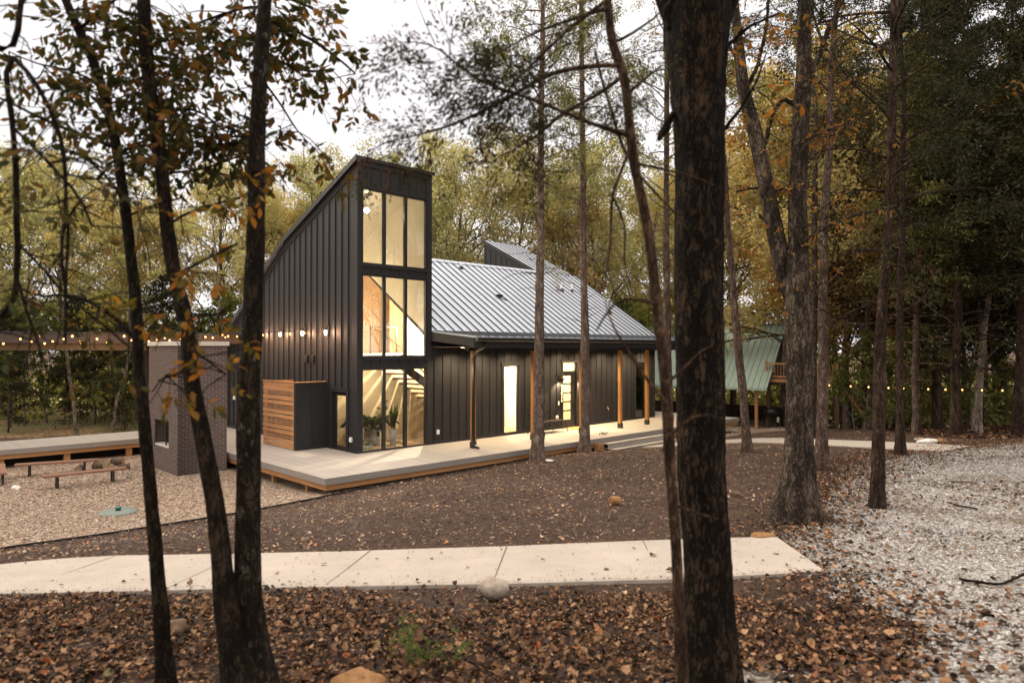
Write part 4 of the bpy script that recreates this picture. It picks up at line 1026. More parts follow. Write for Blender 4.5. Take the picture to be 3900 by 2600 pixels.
# the wood goes on round and behind the viewer
for (x_, y_, k) in ((-15,3,'green0'),(-13,-6,'rust0'),(-5,-7,'cedar0'),(4,-7,'cedar1'),(9,-3,'rust1'),(14,4,'cedar2'),(15,11,'cedar3'),(18,17,'rust2'),(-20,10,'green3'),(0,-14,'green2'),(10,-12,'gold0'),(-10,-15,'cedar3'),(-24,20,'green1'),(20,8,'cedar0'),(24,24,'cedar1'),(-27,28,'green4')):
    forest(k, x_, y_, 1.0)

# ------------------------------------------------------------------ individual near trees, each with its own trunk line
def base_of(tp): return tp[-1] if tp[-1][2] < tp[0][2] else tp[0]
def near_tree(name, label, trunks, bark, limbs=(), leaves=(), leafmat=None, flare=1.5, rough=.05, sprays=None, spraymat=None, seed=1, n=14, step=.12, top=0.0, group=None, extra=None, ground=True, ridges=0):
    rng = np.random.default_rng(seed); parts = []
    lines = []
    for ti, tp in enumerate(trunks):
        P_ = np.array(tp, float)
        if P_[0,2] > P_[-1,2]: P_ = P_[::-1]
        if ti == 0 or ground:
            gz = tz(P_[0,0], P_[0,1])
            keep = P_[:,2] > gz-.05
            if keep.sum() > 2: P_ = P_[keep]
            P_ = np.vstack([[P_[0,0], P_[0,1], gz-.25, P_[0,3]*1.08], P_])
        if top and ti == 0: 
            dv = P_[-1,:3]-P_[-2,:3]; dv /= np.linalg.norm(dv)+1e-9
            P_ = np.vstack([P_, [*(P_[-1,:3]+(dv*.5+np.array([0,0,.5]))*top), P_[-1,3]*.35]])
        Q = resample(P_, step)
        if ti == 0 or ground:
            hgt = Q[:,2]-tz(Q[0,0], Q[0,1]); Q[:,3] *= 1+(flare-1)*np.exp(-np.maximum(hgt,0)/(.9*Q[0,3]*2+.05))
        nn = n; ang = np.arange(nn)*2*PI/nn
        V, Fq = tube_np(Q[:,:3], Q[:,3], nn)
        # low-frequency irregularity of the section plus bark relief
        k = len(Q); ctr = np.repeat(Q[:,:3], nn, 0); rad = V-ctr
        sarr = np.repeat(np.arange(k)*step, nn); aa = np.tile(ang, k)
        f = 1+rough*(.9*np.sin(2*aa+sarr*1.1+seed)+.7*np.sin(3*aa-sarr*.7+2*seed)+.6*np.sin(5*aa+sarr*2.3))+rough*.8*rng.normal(size=len(V))
        if ridges:
            ph = .9*np.sin(sarr*2.3+1.3)+.7*np.sin(sarr*5.1+2*aa); f += .028*np.abs(np.sin(ridges*aa*.5+ph))*(1+.5*np.sin(sarr*7+3*aa))-.02
            hb = np.exp(-np.maximum(V[:,2]-V[:nn,2].mean()-.25, 0)/.22); f += .16*hb*np.maximum(0, np.sin(2.5*aa+seed))
        V = ctr+rad*f[:,None]; parts.append((V, Fq)); lines.append(Q)
    for lb in limbs:
        Q = resample(np.array(lb, float), step*.8); parts.append(tube_np(Q[:,:3]+rng.normal(size=(len(Q),3))*.12*Q[:,3:4], np.maximum(Q[:,3], .002), 7, .06, rng)); lines.append(Q)
    if extra is not None: parts += extra(rng)
    b0 = lines[0][0]; base = np.array([b0[0], b0[1], tz(b0[0], b0[1])])
    e = empty(name, base, 0, label, 'tree', group)
    V, Q = joinq(parts); link('trunk', np_mesh('trunk', V-base, Q, True), bark, e)
    for nm, (V, Q), mt in leaves:
        link(nm, np_mesh(nm, V-base, Q), mt, e)
    return e

def leafy_twigs(rng, lines, per_m, L, drop=.6, spread=.15, twigr=.0022, leaflets=5, ratio=.42):
    """compound leaves along each twig line: a petiole, then a fan of leaflets"""
    B = []; D = []; tw = []
    for ln in lines:
        Q = resample(np.array(ln, float)[:,:3], .05); seg = len(Q)*.05; nl = max(1, int(seg*per_m))
        for _ in range(nl):
            i = rng.integers(1, len(Q)); p = Q[i]; d = rdir(rng,1)[0]*np.array([1,1,.6])-np.array([0,0,drop*rng.random()]); d /= np.linalg.norm(d)
            pl_ = spread*(.5+rng.random()); e = p+d*pl_+np.array([0,0,-.03])
            tw.append(tube_np([p, p+d*pl_*.5+np.array([0,0,.01]), e], [twigr, twigr*.8, twigr*.5], 3))
            side = np.cross(d, rdir(rng,1)[0]); side /= np.linalg.norm(side)
            for j in range(leaflets):
                if j == 0: B.append(e); D.append(d+np.array([0,0,-.4]))
                else:
                    s_ = 1 if j % 2 else -1; f = 1-.22*((j+1)//2); B.append(p+(e-p)*f); D.append(d*.55+side*s_*.9+np.array([0,0,-.35])+rng.normal(size=3)*.12)
    return np.array(B), np.array(D), tw
def twig_tree_leaves(seed, lines, per_m, L, **k):
    rng = np.random.default_rng(seed); B, D, tw = leafy_twigs(rng, lines, per_m, L, **k)
    return leaf6(rng, B, D, L, k.get('ratio', .42)), tw
def subtwigs(rng, line, n, L, droop=.12, r=.004, spreadz=.5):
    """random side twigs off a limb"""
    Q = resample(np.array(line, float)[:,:3], .06); out = []
    for _ in range(n):
        i = rng.integers(1, len(Q)); d = rdir(rng,1)[0]; d[2] *= spreadz
        pts = [Q[i]]; 
        for _k in range(5):
            d = d+rng.normal(size=3)*.22-np.array([0,0,droop]); d /= np.linalg.norm(d); pts.append(pts[-1]+d*L*(.5+.7*rng.random())/5)
        out.append([(*p, r*(1-.14*j)) for j, p in enumerate(pts)])
    return out

# -- left group of slim dark hickories (foreground)
T2 = [(-2.593,3.9,5.297,0.0215),(-2.517,3.9,5.121,0.0236),(-2.438,3.9,4.975,0.0258),(-2.357,3.9,4.741,0.0271),(-2.273,3.9,4.435,0.0283),(-2.25,3.9,4.242,0.0284),(-2.219,3.9,4.074,0.0295),(-2.2,3.9,3.897,0.0296),(-2.169,3.9,3.642,0.0297),(-2.146,3.9,3.432,0.0308),(-2.137,3.9,3.099,0.0308),(-2.096,3.9,2.763,0.032),(-2.062,3.9,2.383,0.0331),(-2.033,3.9,2.053,0.0353),(-2.002,3.9,1.724,0.0396),(-1.975,3.9,1.339,0.0449),(-1.965,3.9,1.26,0.0481)]
T3 = [(-2.067,3.8,5.244,0.0341),(-2.057,3.8,5.048,0.0341),(-2.051,3.8,4.93,0.0342),(-2.023,3.8,4.668,0.0343),(-1.988,3.8,4.448,0.0354),(-1.953,3.8,4.228,0.0365),(-1.94,3.8,4.046,0.0366),(-1.92,3.8,3.875,0.0377),(-1.885,3.8,3.634,0.0399),(-1.834,3.8,3.486,0.0432),(-1.794,3.8,3.267,0.0423),(-1.796,3.8,3.102,0.0433),(-1.722,3.8,2.775,0.0457),(-1.655,3.8,2.405,0.0491),(-1.613,3.8,2.083,0.0546),(-1.588,3.8,1.792,0.0631),(-1.526,3.8,1.503,0.0741),(-1.485,3.8,1.311,0.085)]
T4 = [(-1.42,3.9,5.296,0.0396),(-1.425,3.9,5.095,0.0407),(-1.435,3.9,4.974,0.0418),(-1.451,3.9,4.705,0.0439),(-1.466,3.9,4.434,0.046),(-1.462,3.9,4.166,0.0493),(-1.467,3.9,3.896,0.0515),(-1.476,3.9,3.641,0.0537),(-1.485,3.9,3.342,0.0547),(-1.499,3.9,3.093,0.0568),(-1.506,3.9,2.745,0.0623),(-1.507,3.9,2.382,0.0655),(-1.514,3.9,2.053,0.0677),(-1.506,3.9,1.805,0.0721),(-1.485,3.9,1.556,0.0809),(-1.454,3.9,1.26,0.0987)]
b2 = [[(-2.033,3.7,3.285,0.0127),(-2.19,3.7,3.444,0.0115),(-2.308,3.7,3.503,0.0104),(-2.427,3.7,3.546,0.0084),(-2.568,3.7,3.504,0.0073),(-2.687,3.7,3.575,0.0054)], [(-2.361,3.6,3.538,0.0081),(-2.381,3.6,3.704,0.0072),(-2.39,3.6,3.796,0.0072),(-2.363,3.6,3.934,0.0054),(-2.272,3.6,4.038,0.0046)],
      [(-2.107,3.6,4.304,0.0112),(-2.25,3.6,4.362,0.0101),(-2.412,3.6,4.42,0.009),(-2.551,3.6,4.485,0.0079),(-2.667,3.6,4.548,0.0061),(-2.783,3.6,4.594,0.0051)], [(-2.053,3.6,4.026,0.0085),(-2.157,3.6,4.165,0.0074),(-2.296,3.6,4.281,0.0064),(-2.435,3.6,4.316,0.0045)],
      [(-2.384,4.1,4.399,0.0096),(-2.221,4.1,4.509,0.0076),(-1.985,4.1,4.491,0.0067),(-1.775,4.1,4.472,0.0057),(-1.617,4.1,4.477,0.0046)], [(-2.491,3.9,5.071,0.0099),(-2.342,3.9,5.196,0.008),(-2.192,3.9,5.322,0.0061)], [(-2.243,3.7,4.679,0.0076),(-2.41,3.7,4.762,0.0065),(-2.6,3.7,4.786,0.0046),(-2.743,3.7,4.858,0.0036)],
      [(-2.041,3.6,3.934,0.0075),(-1.903,3.6,4.003,0.0057),(-1.742,3.6,4.038,0.0049)]]
rr = np.random.default_rng(201)
tw2 = [l for b in b2 for l in subtwigs(rr, b, 9, .45)]+subtwigs(rr, T2[:6], 14, .6)
lv2, ptw2 = twig_tree_leaves(202, tw2[-14:]+b2[4:7]+tw2[36:63], 9.0, .062)
near_tree('hickory_tree', 'slimmest of the near left hickories, leaning in from the top left corner', [T2], M['bark_dark'], b2+tw2, [('crown', lv2, M['leaf_near'])], seed=3, step=.1, top=1.5, extra=lambda r_: ptw2)
b3 = [[(-2.208,4.1,5.032,0.0108),(-2.093,4.1,5.124,0.0099),(-1.935,4.1,5.19,0.0078),(-1.725,4.1,5.269,0.0068)], [(-2.29,4.3,4.87,0.0103),(-2.111,4.3,5.008,0.0081),(-1.946,4.3,5.091,0.0071),(-1.753,4.3,5.23,0.006)], [(-2.217,4.2,4.67,0.0089),(-2.034,4.2,4.737,0.0079),(-1.899,4.2,4.697,0.0069),(-1.791,4.2,4.589,0.0058)], [(-2.213,4.3,4.345,0.0092),(-2.053,4.3,4.358,0.0082),(-1.861,4.3,4.4,0.0071),(-1.668,4.3,4.482,0.006)],
      [(-1.723,3.4,3.852,0.0073),(-1.601,3.4,3.939,0.0065),(-1.471,3.4,3.96,0.0056),(-1.34,3.4,4.004,0.0047)], [(-1.691,3.4,3.59,0.0073),(-1.578,3.4,3.677,0.0065),(-1.47,3.4,3.699,0.0056),(-1.372,3.4,3.764,0.0047)], [(-1.584,3.3,3.411,0.008),(-1.489,3.3,3.411,0.0063),(-1.415,3.3,3.379,0.0055),(-1.362,3.3,3.453,0.0046)], [(-1.56,3.3,3.137,0.0072),(-1.635,3.3,3.095,0.0053),(-1.699,3.3,3.137,0.0044),(-1.74,3.3,3.032,0.0035)],
      [(-2.16,4.0,5.066,0.0106),(-2.299,4.0,5.143,0.0083),(-2.427,4.0,5.195,0.0072),(-2.633,4.0,5.221,0.006)], [(-2.328,4.4,4.795,0.0093),(-2.47,4.4,4.852,0.0081),(-2.639,4.4,4.823,0.0057)], [(-1.584,3.3,3.453,0.0071),(-1.679,3.3,3.496,0.0053),(-1.763,3.3,3.369,0.0044),(-1.826,3.3,3.327,0.0035)], [(-1.513,3.2,3.242,0.0069),(-1.423,3.2,3.181,0.0053),(-1.341,3.2,3.119,0.0044)]]
tw3 = [l for b in b3[:4]+b3[8:10] for l in subtwigs(rr, b, 9, .5)]+subtwigs(rr, T3[:5], 18, .65)
tw3b = [l for b in b3[4:8]+b3[10:] for l in subtwigs(rr, b, 5, .28)]
lv3, ptw3 = twig_tree_leaves(203, tw3+b3[:4]+b3[8:9], 10.0, .064)
lv3b, ptw3b = twig_tree_leaves(204, tw3b+b3[4:8]+b3[10:], 6.0, .058, spread=.10)
near_tree('hickory_tree', 'middle near hickory trunk, kinked and leaning, joined at the foot to a thicker straight one', [T3], M['bark_dark'], b3+tw3+tw3b, [('crown', lv3, M['leaf_near']), ('orange_leaves', lv3b, M['leaf_nearorange'])], seed=5, step=.1, top=1.5, extra=lambda r_: ptw3+ptw3b)
b4 = [[(-1.681,4.6,5.457,0.013),(-1.521,4.6,5.427,0.0118),(-1.344,4.6,5.323,0.0093),(-1.196,4.6,5.219,0.008),(-1.063,4.6,5.101,0.0067)], [(-1.698,4.6,5.279,0.0117),(-1.55,4.6,5.161,0.0092),(-1.343,4.6,5.101,0.008),(-1.225,4.6,5.131,0.0053)], [(-1.709,4.6,5.072,0.0104),(-1.624,4.6,4.983,0.0078),(-1.549,4.6,4.864,0.0065),(-1.461,4.6,4.716,0.0053),(-1.402,4.6,4.657,0.004)], [(-1.571,4.3,5.396,0.0109),(-1.698,4.3,5.41,0.0096),(-1.864,4.3,5.341,0.0071),(-2.001,4.3,5.202,0.0059)],
      [(-1.587,4.3,5.202,0.0097),(-1.712,4.3,5.216,0.0084),(-1.808,4.3,5.147,0.0071),(-1.891,4.3,5.091,0.0059)], [(-1.608,4.4,5.503,0.0112),(-1.484,4.4,5.531,0.01),(-1.342,4.4,5.474,0.0076),(-1.258,4.4,5.417,0.0064)], [(-1.201,3.2,4.206,0.0072),(-1.231,3.2,4.164,0.0054),(-1.2,3.2,4.082,0.0045),(-1.159,3.2,4.02,0.0036)], [(-1.576,4.2,4.507,0.0083),(-1.684,4.2,4.588,0.007),(-1.818,4.2,4.616,0.0058)], [(-1.613,4.4,5.333,0.0099),(-1.512,4.4,5.389,0.0075),(-1.37,4.4,5.361,0.0063)]]
tw4 = [l for b in b4[:6]+b4[7:] for l in subtwigs(rr, b, 7, .42)]
tw4b = subtwigs(rr, b4[6], 4, .2)
lv4, ptw4 = twig_tree_leaves(205, tw4+b4[:6]+b4[7:], 10.0, .07)
lv4b, ptw4b = twig_tree_leaves(206, tw4b+[b4[6]], 9, .062, spread=.08)
near_tree('hickory_tree', 'thickest and straightest near left hickory with pale lichen patches, in front of the house corner', [T4], M['bark_lichen'], b4+tw4+tw4b, [('crown', lv4, M['leaf_nearorange'] if False else M['leaf_near']), ('orange_leaves', lv4b, M['leaf_nearorange'])], seed=9, step=.1, top=1.5, extra=lambda r_: ptw4+ptw4b)
# gnarled limbs hanging in at the left edge
T1 = [(-2.573,3.0,4.901,0.0411),(-2.585,3.0,4.012,0.0423),(-2.607,3.0,3.052,0.0449),(-2.626,3.0,1.908,0.0541)]
b1 = [[(-2.572,3.0,4.707,0.0206),(-2.378,3.0,4.61,0.017),(-2.282,3.0,4.571,0.0144),(-2.204,3.0,4.527,0.0131),(-2.18,3.0,4.668,0.0124),(-2.168,3.0,4.823,0.0117)], [(-2.131,2.9,4.484,0.0119),(-2.172,2.9,4.433,0.0112),(-2.171,2.9,4.377,0.0112),(-2.145,2.9,4.297,0.0112),(-2.125,2.9,4.172,0.012),(-2.121,2.9,4.023,0.012),(-2.112,2.9,3.855,0.0127),(-2.107,2.9,3.688,0.0127),(-2.106,2.9,3.54,0.0113),(-2.113,2.9,3.428,0.0106),(-2.161,2.9,3.376,0.0091),(-2.235,2.9,3.358,0.0083)],
      [(-2.127,2.9,4.48,0.0112),(-2.075,2.9,4.433,0.0106),(-2.037,2.9,4.377,0.01),(-1.992,2.9,4.303,0.0093),(-1.947,2.9,4.209,0.0087),(-1.924,2.9,4.163,0.0087),(-1.909,2.9,4.023,0.008),(-1.9,2.9,3.861,0.008),(-1.888,2.9,3.688,0.0073),(-1.903,2.9,3.576,0.0066),(-1.898,2.9,3.428,0.0058),(-1.901,2.9,3.261,0.0051)], [(-2.048,2.8,4.14,0.0068),(-1.983,2.8,4.086,0.0069),(-1.893,2.8,3.978,0.007),(-1.785,2.8,3.888,0.0064),(-1.73,2.8,3.744,0.0057)], [(-1.909,2.9,3.986,0.0058),(-1.812,2.9,3.948,0.0052),(-1.7,2.9,3.967,0.0045)],
      [(-2.034,2.8,3.529,0.0061),(-1.997,2.8,3.386,0.0055),(-1.943,2.8,3.261,0.0048),(-1.906,2.8,3.135,0.0042)], [(-2.18,3.0,3.704,0.0066),(-2.064,3.0,3.588,0.0059),(-1.948,3.0,3.454,0.006),(-1.814,3.0,3.358,0.0054),(-1.679,3.0,3.242,0.0047)]]
tw1 = [l for b in b1 for l in subtwigs(rr, b, 8, .32)]
lv1, ptw1 = twig_tree_leaves(207, tw1, 3.6, .05)
near_tree('gnarled_tree', 'near tree whose dark gnarled limbs hang in at the left edge of the picture', [T1], M['bark_dark'], b1+tw1, [('crown', lv1, M['leaf_near'])], seed=13, step=.1, top=2, extra=lambda r_: ptw1, rough=.07)

# -- big foreground trunk and the slender crooked cedar in front of it
T5 = [(1.097,4.02,5.408,0.2167),(1.096,4.02,5.149,0.2074),(1.098,4.02,4.807,0.1712),(1.107,4.02,4.528,0.156),(1.114,4.02,4.31,0.1513),(1.102,4.02,3.96,0.1502),(1.098,4.02,3.591,0.149),(1.106,4.02,3.085,0.1443),(1.114,4.02,2.509,0.1419),(1.131,4.02,2.266,0.1394),(1.148,4.02,2.013,0.1369),(1.159,4.02,1.705,0.1391),(1.169,4.02,1.45,0.1436),(1.175,4.02,1.196,0.1505)]
T5 = [(a_,b_,c_,d_*.95) for a_,b_,c_,d_ in T5]
T5b = [(0.983,3.98,5.13,0.0696),(0.933,3.98,5.31,0.0815),(0.895,3.98,5.516,0.07)]; T5c = [(1.208,4.05,5.163,0.0816),(1.261,4.05,5.346,0.086),(1.34,4.05,5.555,0.0693)]
b5 = [[(0.948,4.0,4.624,0.0164),(0.896,4.0,4.521,0.0305),(0.863,4.0,4.465,0.0117)], [(1.273,4.1,4.553,0.0141),(1.379,4.1,4.685,0.0093),(1.485,4.1,4.869,0.0069),(1.538,4.1,5.028,0.0046)], [(1.262,4.1,5.028,0.0141),(1.434,4.1,5.187,0.0105),(1.619,4.1,5.266,0.0069)]]
rr5 = np.random.default_rng(55)
tw5 = [l for b in b5[1:] for l in subtwigs(rr5, b, 7, .4)]; lv5, ptw5 = twig_tree_leaves(208, tw5, 5, .055)
near_tree('oak_tree', 'very thick dark furrowed trunk right of centre, nearest the viewer', [T5, T5b, T5c], M['bark_furrow'], b5+tw5, [('crown', lv5, M['leaf_nearorange'])], seed=17, n=72, step=.04, rough=.02, flare=1.25, ridges=15, top=2.0, extra=lambda r_: ptw5, ground=False)
T6 = [(0.454,3.35,5.091,0.0199),(0.471,3.35,4.961,0.0209),(0.488,3.35,4.788,0.0219),(0.502,3.35,4.689,0.0229),(0.556,3.35,4.613,0.0238),(0.571,3.35,4.443,0.0238),(0.585,3.35,4.264,0.0238),(0.61,3.35,4.098,0.0238),(0.646,3.35,3.954,0.0237),(0.676,3.35,3.791,0.0247),(0.695,3.35,3.625,0.0256),(0.709,3.35,3.475,0.0256),(0.736,3.35,3.244,0.0246),(0.759,3.35,2.96,0.0245),(0.777,3.35,2.631,0.0255),(0.793,3.35,2.429,0.0254),(0.807,3.35,2.194,0.0254),(0.821,3.35,1.918,0.0273),(0.837,3.35,1.537,0.0332)]
b6 = [[(0.527,3.3,4.616,0.0127),(0.353,3.3,4.612,0.0118),(0.158,3.3,4.57,0.0119),(0.084,3.3,4.514,0.0109),(0.008,3.3,4.47,0.0109),(-0.096,3.3,4.415,0.0089),(-0.183,3.3,4.37,0.0079),(-0.308,3.3,4.32,0.0069),(-0.411,3.3,4.288,0.0059),(-0.519,3.3,4.26,0.0039),(-0.599,3.3,4.25,0.0029),(-0.688,3.3,4.203,0.0019)],
      [(0.542,3.15,4.225,0.0131),(0.413,3.15,4.27,0.0103),(0.332,3.15,4.294,0.0103),(0.246,3.15,4.335,0.0094),(0.141,3.15,4.375,0.0085),(0.044,3.15,4.414,0.0085),(-0.051,3.15,4.442,0.0066),(-0.138,3.15,4.473,0.0066),(-0.213,3.15,4.524,0.0057),(-0.283,3.15,4.583,0.0047),(-0.356,3.15,4.648,0.0038),(-0.435,3.15,4.664,0.0028),(-0.516,3.15,4.662,0.0019)],
      [(-0.356,3.15,4.648,0.0028),(-0.385,3.15,4.707,0.0028),(-0.407,3.15,4.764,0.0023),(-0.435,3.15,4.819,0.0019),(-0.455,3.15,4.88,0.0019)], [(0.468,3.3,4.893,0.0118),(0.349,3.3,4.867,0.0099),(0.243,3.3,4.821,0.0079),(0.158,3.3,4.797,0.0069),(0.031,3.3,4.733,0.005),(-0.053,3.3,4.68,0.004)], [(0.457,3.25,4.91,0.0097),(0.344,3.25,4.826,0.0087),(0.262,3.25,4.763,0.0088),(0.156,3.25,4.658,0.0068),(0.051,3.25,4.554,0.0059),(-0.007,3.25,4.489,0.0049)],
      [(0.548,3.3,4.573,0.0117),(0.454,3.3,4.493,0.0098),(0.348,3.3,4.436,0.0089),(0.234,3.3,4.378,0.0079),(0.158,3.3,4.298,0.0069),(0.084,3.3,4.249,0.0059),(0.01,3.3,4.202,0.005),(-0.054,3.3,4.175,0.003)], [(0.505,3.5,4.812,0.0094),(0.55,3.5,4.819,0.0083),(0.64,3.5,4.88,0.0072),(0.741,3.5,4.941,0.0051),(0.82,3.5,5.038,0.0041)], [(0.598,3.5,4.553,0.0093),(0.661,3.5,4.609,0.0072),(0.725,3.5,4.665,0.0051),(0.774,3.5,4.699,0.0041)],
      [(0.591,3.2,4.107,0.0076),(0.686,3.2,4.09,0.0066),(0.78,3.2,4.07,0.0056),(0.87,3.2,4.043,0.0046),(0.952,3.2,4.008,0.0028)], [(0.595,3.2,4.06,0.0076),(0.654,3.2,3.994,0.0066),(0.712,3.2,3.93,0.0066),(0.779,3.2,3.87,0.0047),(0.828,3.2,3.792,0.0028)], [(0.572,3.3,4.212,0.0088),(0.527,3.3,4.085,0.0078),(0.491,3.3,4.02,0.0078),(0.482,3.3,3.895,0.0069),(0.478,3.3,3.747,0.0049),(0.452,3.3,3.578,0.0039)],
      [(0.561,3.3,4.166,0.0078),(0.507,3.3,4.297,0.0078),(0.475,3.3,4.425,0.0078),(0.433,3.3,4.552,0.0069),(0.402,3.3,4.701,0.0049)], [(0.662,3.1,3.438,0.0091),(0.603,3.1,3.458,0.0082),(0.523,3.1,3.478,0.0073),(0.444,3.1,3.438,0.0055),(0.384,3.1,3.319,0.0037)], [(0.7,3.05,2.987,0.0089),(0.611,3.05,3.084,0.0072),(0.514,3.05,3.24,0.0063),(0.437,3.05,3.357,0.0045),(0.417,3.05,3.454,0.0027)],
      [(0.7,3.1,3.081,0.0082),(0.78,3.1,3.141,0.0063),(0.859,3.1,3.239,0.0054),(0.919,3.1,3.259,0.0036)], [(0.715,3.1,2.844,0.0082),(0.799,3.1,2.923,0.0063),(0.858,3.1,2.963,0.0045),(0.957,3.1,2.923,0.0036)], [(0.754,3.15,2.517,0.0083),(0.85,3.15,2.477,0.0064),(0.95,3.15,2.457,0.0045)], [(0.483,3.3,3.99,0.0059),(0.558,3.3,3.831,0.0049),(0.537,3.3,3.662,0.0039),(0.578,3.3,3.535,0.0029)]]
def spray_set(seed, lines, per_m, tw_len, leaf_l, nleaf, spread=.02, droop=.1, r=.0022, levels=2):
    rng = np.random.default_rng(seed); C = []; D = []; tw = []
    for ln in lines:
        Q = resample(np.array(ln, float)[:,:3], .05); n = max(1, int(len(Q)*.05*per_m))
        for _ in range(n):
            i = rng.integers(len(Q)//4, len(Q)); main = Q[min(i+1, len(Q)-1)]-Q[max(i-1, 0)]; main /= np.linalg.norm(main)+1e-9
            d = main*.9+rdir(rng,1)[0]*.8; p, ds = grow(rng, Q[i], d, tw_len*(.5+.8*rng.random()), r, 5, .16, -droop*.4, tw, 3, .4)
            for j in range(1, 6):
                C.append(p[j]); D.append(ds[j])
                if levels > 1 and rng.random() < .8:
                    q2, d2 = grow(rng, p[j], ds[j]*.7+rdir(rng,1)[0]*.8, tw_len*.4*(.4+rng.random()), r*.6, 3, .2, -droop, tw, 3, .5)
                    C += q2[1:]; D += d2[1:]
    C = np.array(C); D = np.array(D); i = rng.integers(0, len(C), nleaf)
    f = rng.random(nleaf)[:,None]*.06
    return leafq(rng, C[i]+D[i]*f+rng.normal(size=(nleaf,3))*spread, leaf_l, leaf_l*.3, dirs=D[i]+rdir(rng,nleaf)*.55), tw
sp6, stw6 = spray_set(61, b6[:2]+b6[3:6]+[b6[11]], 11, .32, .03, 8500, .024, .12)
sp6r, stw6r = spray_set(62, [b6[0][5:], b6[0][6:], b6[5][4:], b6[1][8:]], 8, .2, .022, 750, .014, .25)
near_tree('crooked_cedar', 'slender crooked cedar stem standing just in front of the very thick trunk', [T6], M['bark_stem'], b6, [('foliage', sp6, M['leaf_olive']), ('dead_sprays', sp6r, M['leaf_dead'])], seed=23, step=.08, top=1.0, rough=.04, extra=lambda r_: stw6+stw6r)

# -- the pair of cedars in front of the porch
def bare_limbs(rng, T, z0, z1, n, L, up=.02):
    Q = resample(np.array(T, float), .2); Q = Q[np.argsort(Q[:,2])]; out = []
    for _ in range(n):
        z = z0+(z1-z0)*rng.random(); i = np.argmin(abs(Q[:,2]-z)); az = rng.random()*6.28; d = np.array([math.cos(az), math.sin(az), .35+.2*rng.normal()]); pts = [Q[i,:3]]
        l_ = L*(.35+.8*rng.random())
        for k in range(8):
            d = d/np.linalg.norm(d)+rng.normal(size=3)*.13-np.array([0,0,.07-up]); pts.append(pts[-1]+d/np.linalg.norm(d)*l_/8)
        out.append([(*p, max(.004, .016*(1-k/9))) for k, p in enumerate(pts)])
    return out
def tall_cedar(name, label, T, seed, bark, mat, crown_z, crown_r, top_h, nleaf, limbs=22, zl=(3.2,7.2), leaf=.11, group=None, Ll=1.6, step=.15, n=14, rough=.06, flare=1.35):
    rng = np.random.default_rng(seed); P_ = np.array(T, float)
    if P_[0,2] > P_[-1,2]: P_ = P_[::-1]
    ntop = 6; last = P_[-1]
    for k in range(1, ntop+1):
        P_ = np.vstack([P_, [last[0]+rng.normal()*.08*k, last[1]+rng.normal()*.08*k, last[2]+(top_h-last[2])*k/ntop, last[3]*(1-.8*k/ntop)]])
    dead = bare_limbs(rng, P_, zl[0], zl[1], limbs, Ll); live = []
    nb = int((top_h-crown_z)*5.5)
    for i in range(nb):
        f = (i+rng.random())/nb; z = crown_z+(top_h-crown_z)*f; az = i*2.4+rng.normal()*.4; j = np.argmin(abs(P_[:,2]-z))
        x0 = np.interp(z, P_[:,2], P_[:,0]); y0 = np.interp(z, P_[:,2], P_[:,1]); d = np.array([math.cos(az), math.sin(az), .5+.25*rng.normal()]); L = crown_r*(.5+.7*rng.random())*(1-f)**.45*(.55+min(1, f*3.5)*.5)
        pts = [np.array([x0,y0,z])]
        for k in range(7):
            d = d/np.linalg.norm(d)+rng.normal(size=3)*.12-np.array([0,0,.04]); pts.append(pts[-1]+d/np.linalg.norm(d)*L/7)
        live.append([(*p, max(.004, .026*(1-k/8))) for k, p in enumerate(pts)])
    lv, tw = spray_set(seed+1, live, 3.2, .75, leaf, nleaf, .07, .08, .005)
    dl, tw2_ = spray_set(seed+2, dead[::3], 1.8, .5, .08, max(300, nleaf//28), .05, .3, .004)
    return near_tree(name, label, [P_], bark, live+dead, [('crown', lv, mat), ('dead_sprays', dl, M['leaf_dead'] if seed % 2 else mat)], seed=seed, step=step, n=n, rough=rough, flare=flare, extra=lambda r_: tw+tw2_, group=group)
T14 = [(0.973,21.4,13.683,0.0642),(0.929,21.4,11.766,0.0706),(0.911,21.4,9.288,0.0835),(0.908,21.4,6.83,0.0963),(0.864,21.4,4.925,0.1156),(0.847,21.4,3.078,0.1348),(0.83,21.4,0.989,0.1477),(0.801,21.4,-0.306,0.1669)]
T15 = [(2.388,23.4,15.564,0.0629),(2.411,23.4,12.245,0.0769),(2.434,23.4,9.235,0.0908),(2.445,23.4,7.089,0.0978),(2.485,23.4,5.081,0.1048),(2.511,23.4,3.061,0.1257),(2.505,23.4,0.777,0.1327),(2.488,23.4,-0.311,0.1677)]
T14 = [(a_,b_,c_,d_*1.16) for a_,b_,c_,d_ in T14]; T15 = [(a_,b_,c_,d_*1.16) for a_,b_,c_,d_ in T15]
tall_cedar('cedar_tree', 'left of the two bare shaggy cedars before the porch', T14, 300, M['bark_cedarpale'], M['leaf_cedarmid'], 8.2, 2.7, 18.5, 17000, 26, (5.0,9.0))
tall_cedar('cedar_tree', 'right of the two bare shaggy cedars before the porch, with a drooping dead branch', T15, 303, M['bark_cedarpale'], M['leaf_cedarmid'], 8.0, 2.6, 18, 14000, 30, (4.0,8.5))
T16 = [(5.143,22.5,15.087,0.0659),(5.133,22.5,12.185,0.0791),(5.101,22.5,6.981,0.0988),(5.123,22.5,5.208,0.112),(5.169,22.5,1.73,0.1251),(5.177,22.5,-0.063,0.1448)]
tall_cedar('cedar_tree', 'reddish cedar trunk half hidden behind the crooked stem at the porch end', T16, 306, M['bark_cedar'], M['leaf_cedarmid'], 7.5, 2.5, 18, 9000, 14, (5,8))
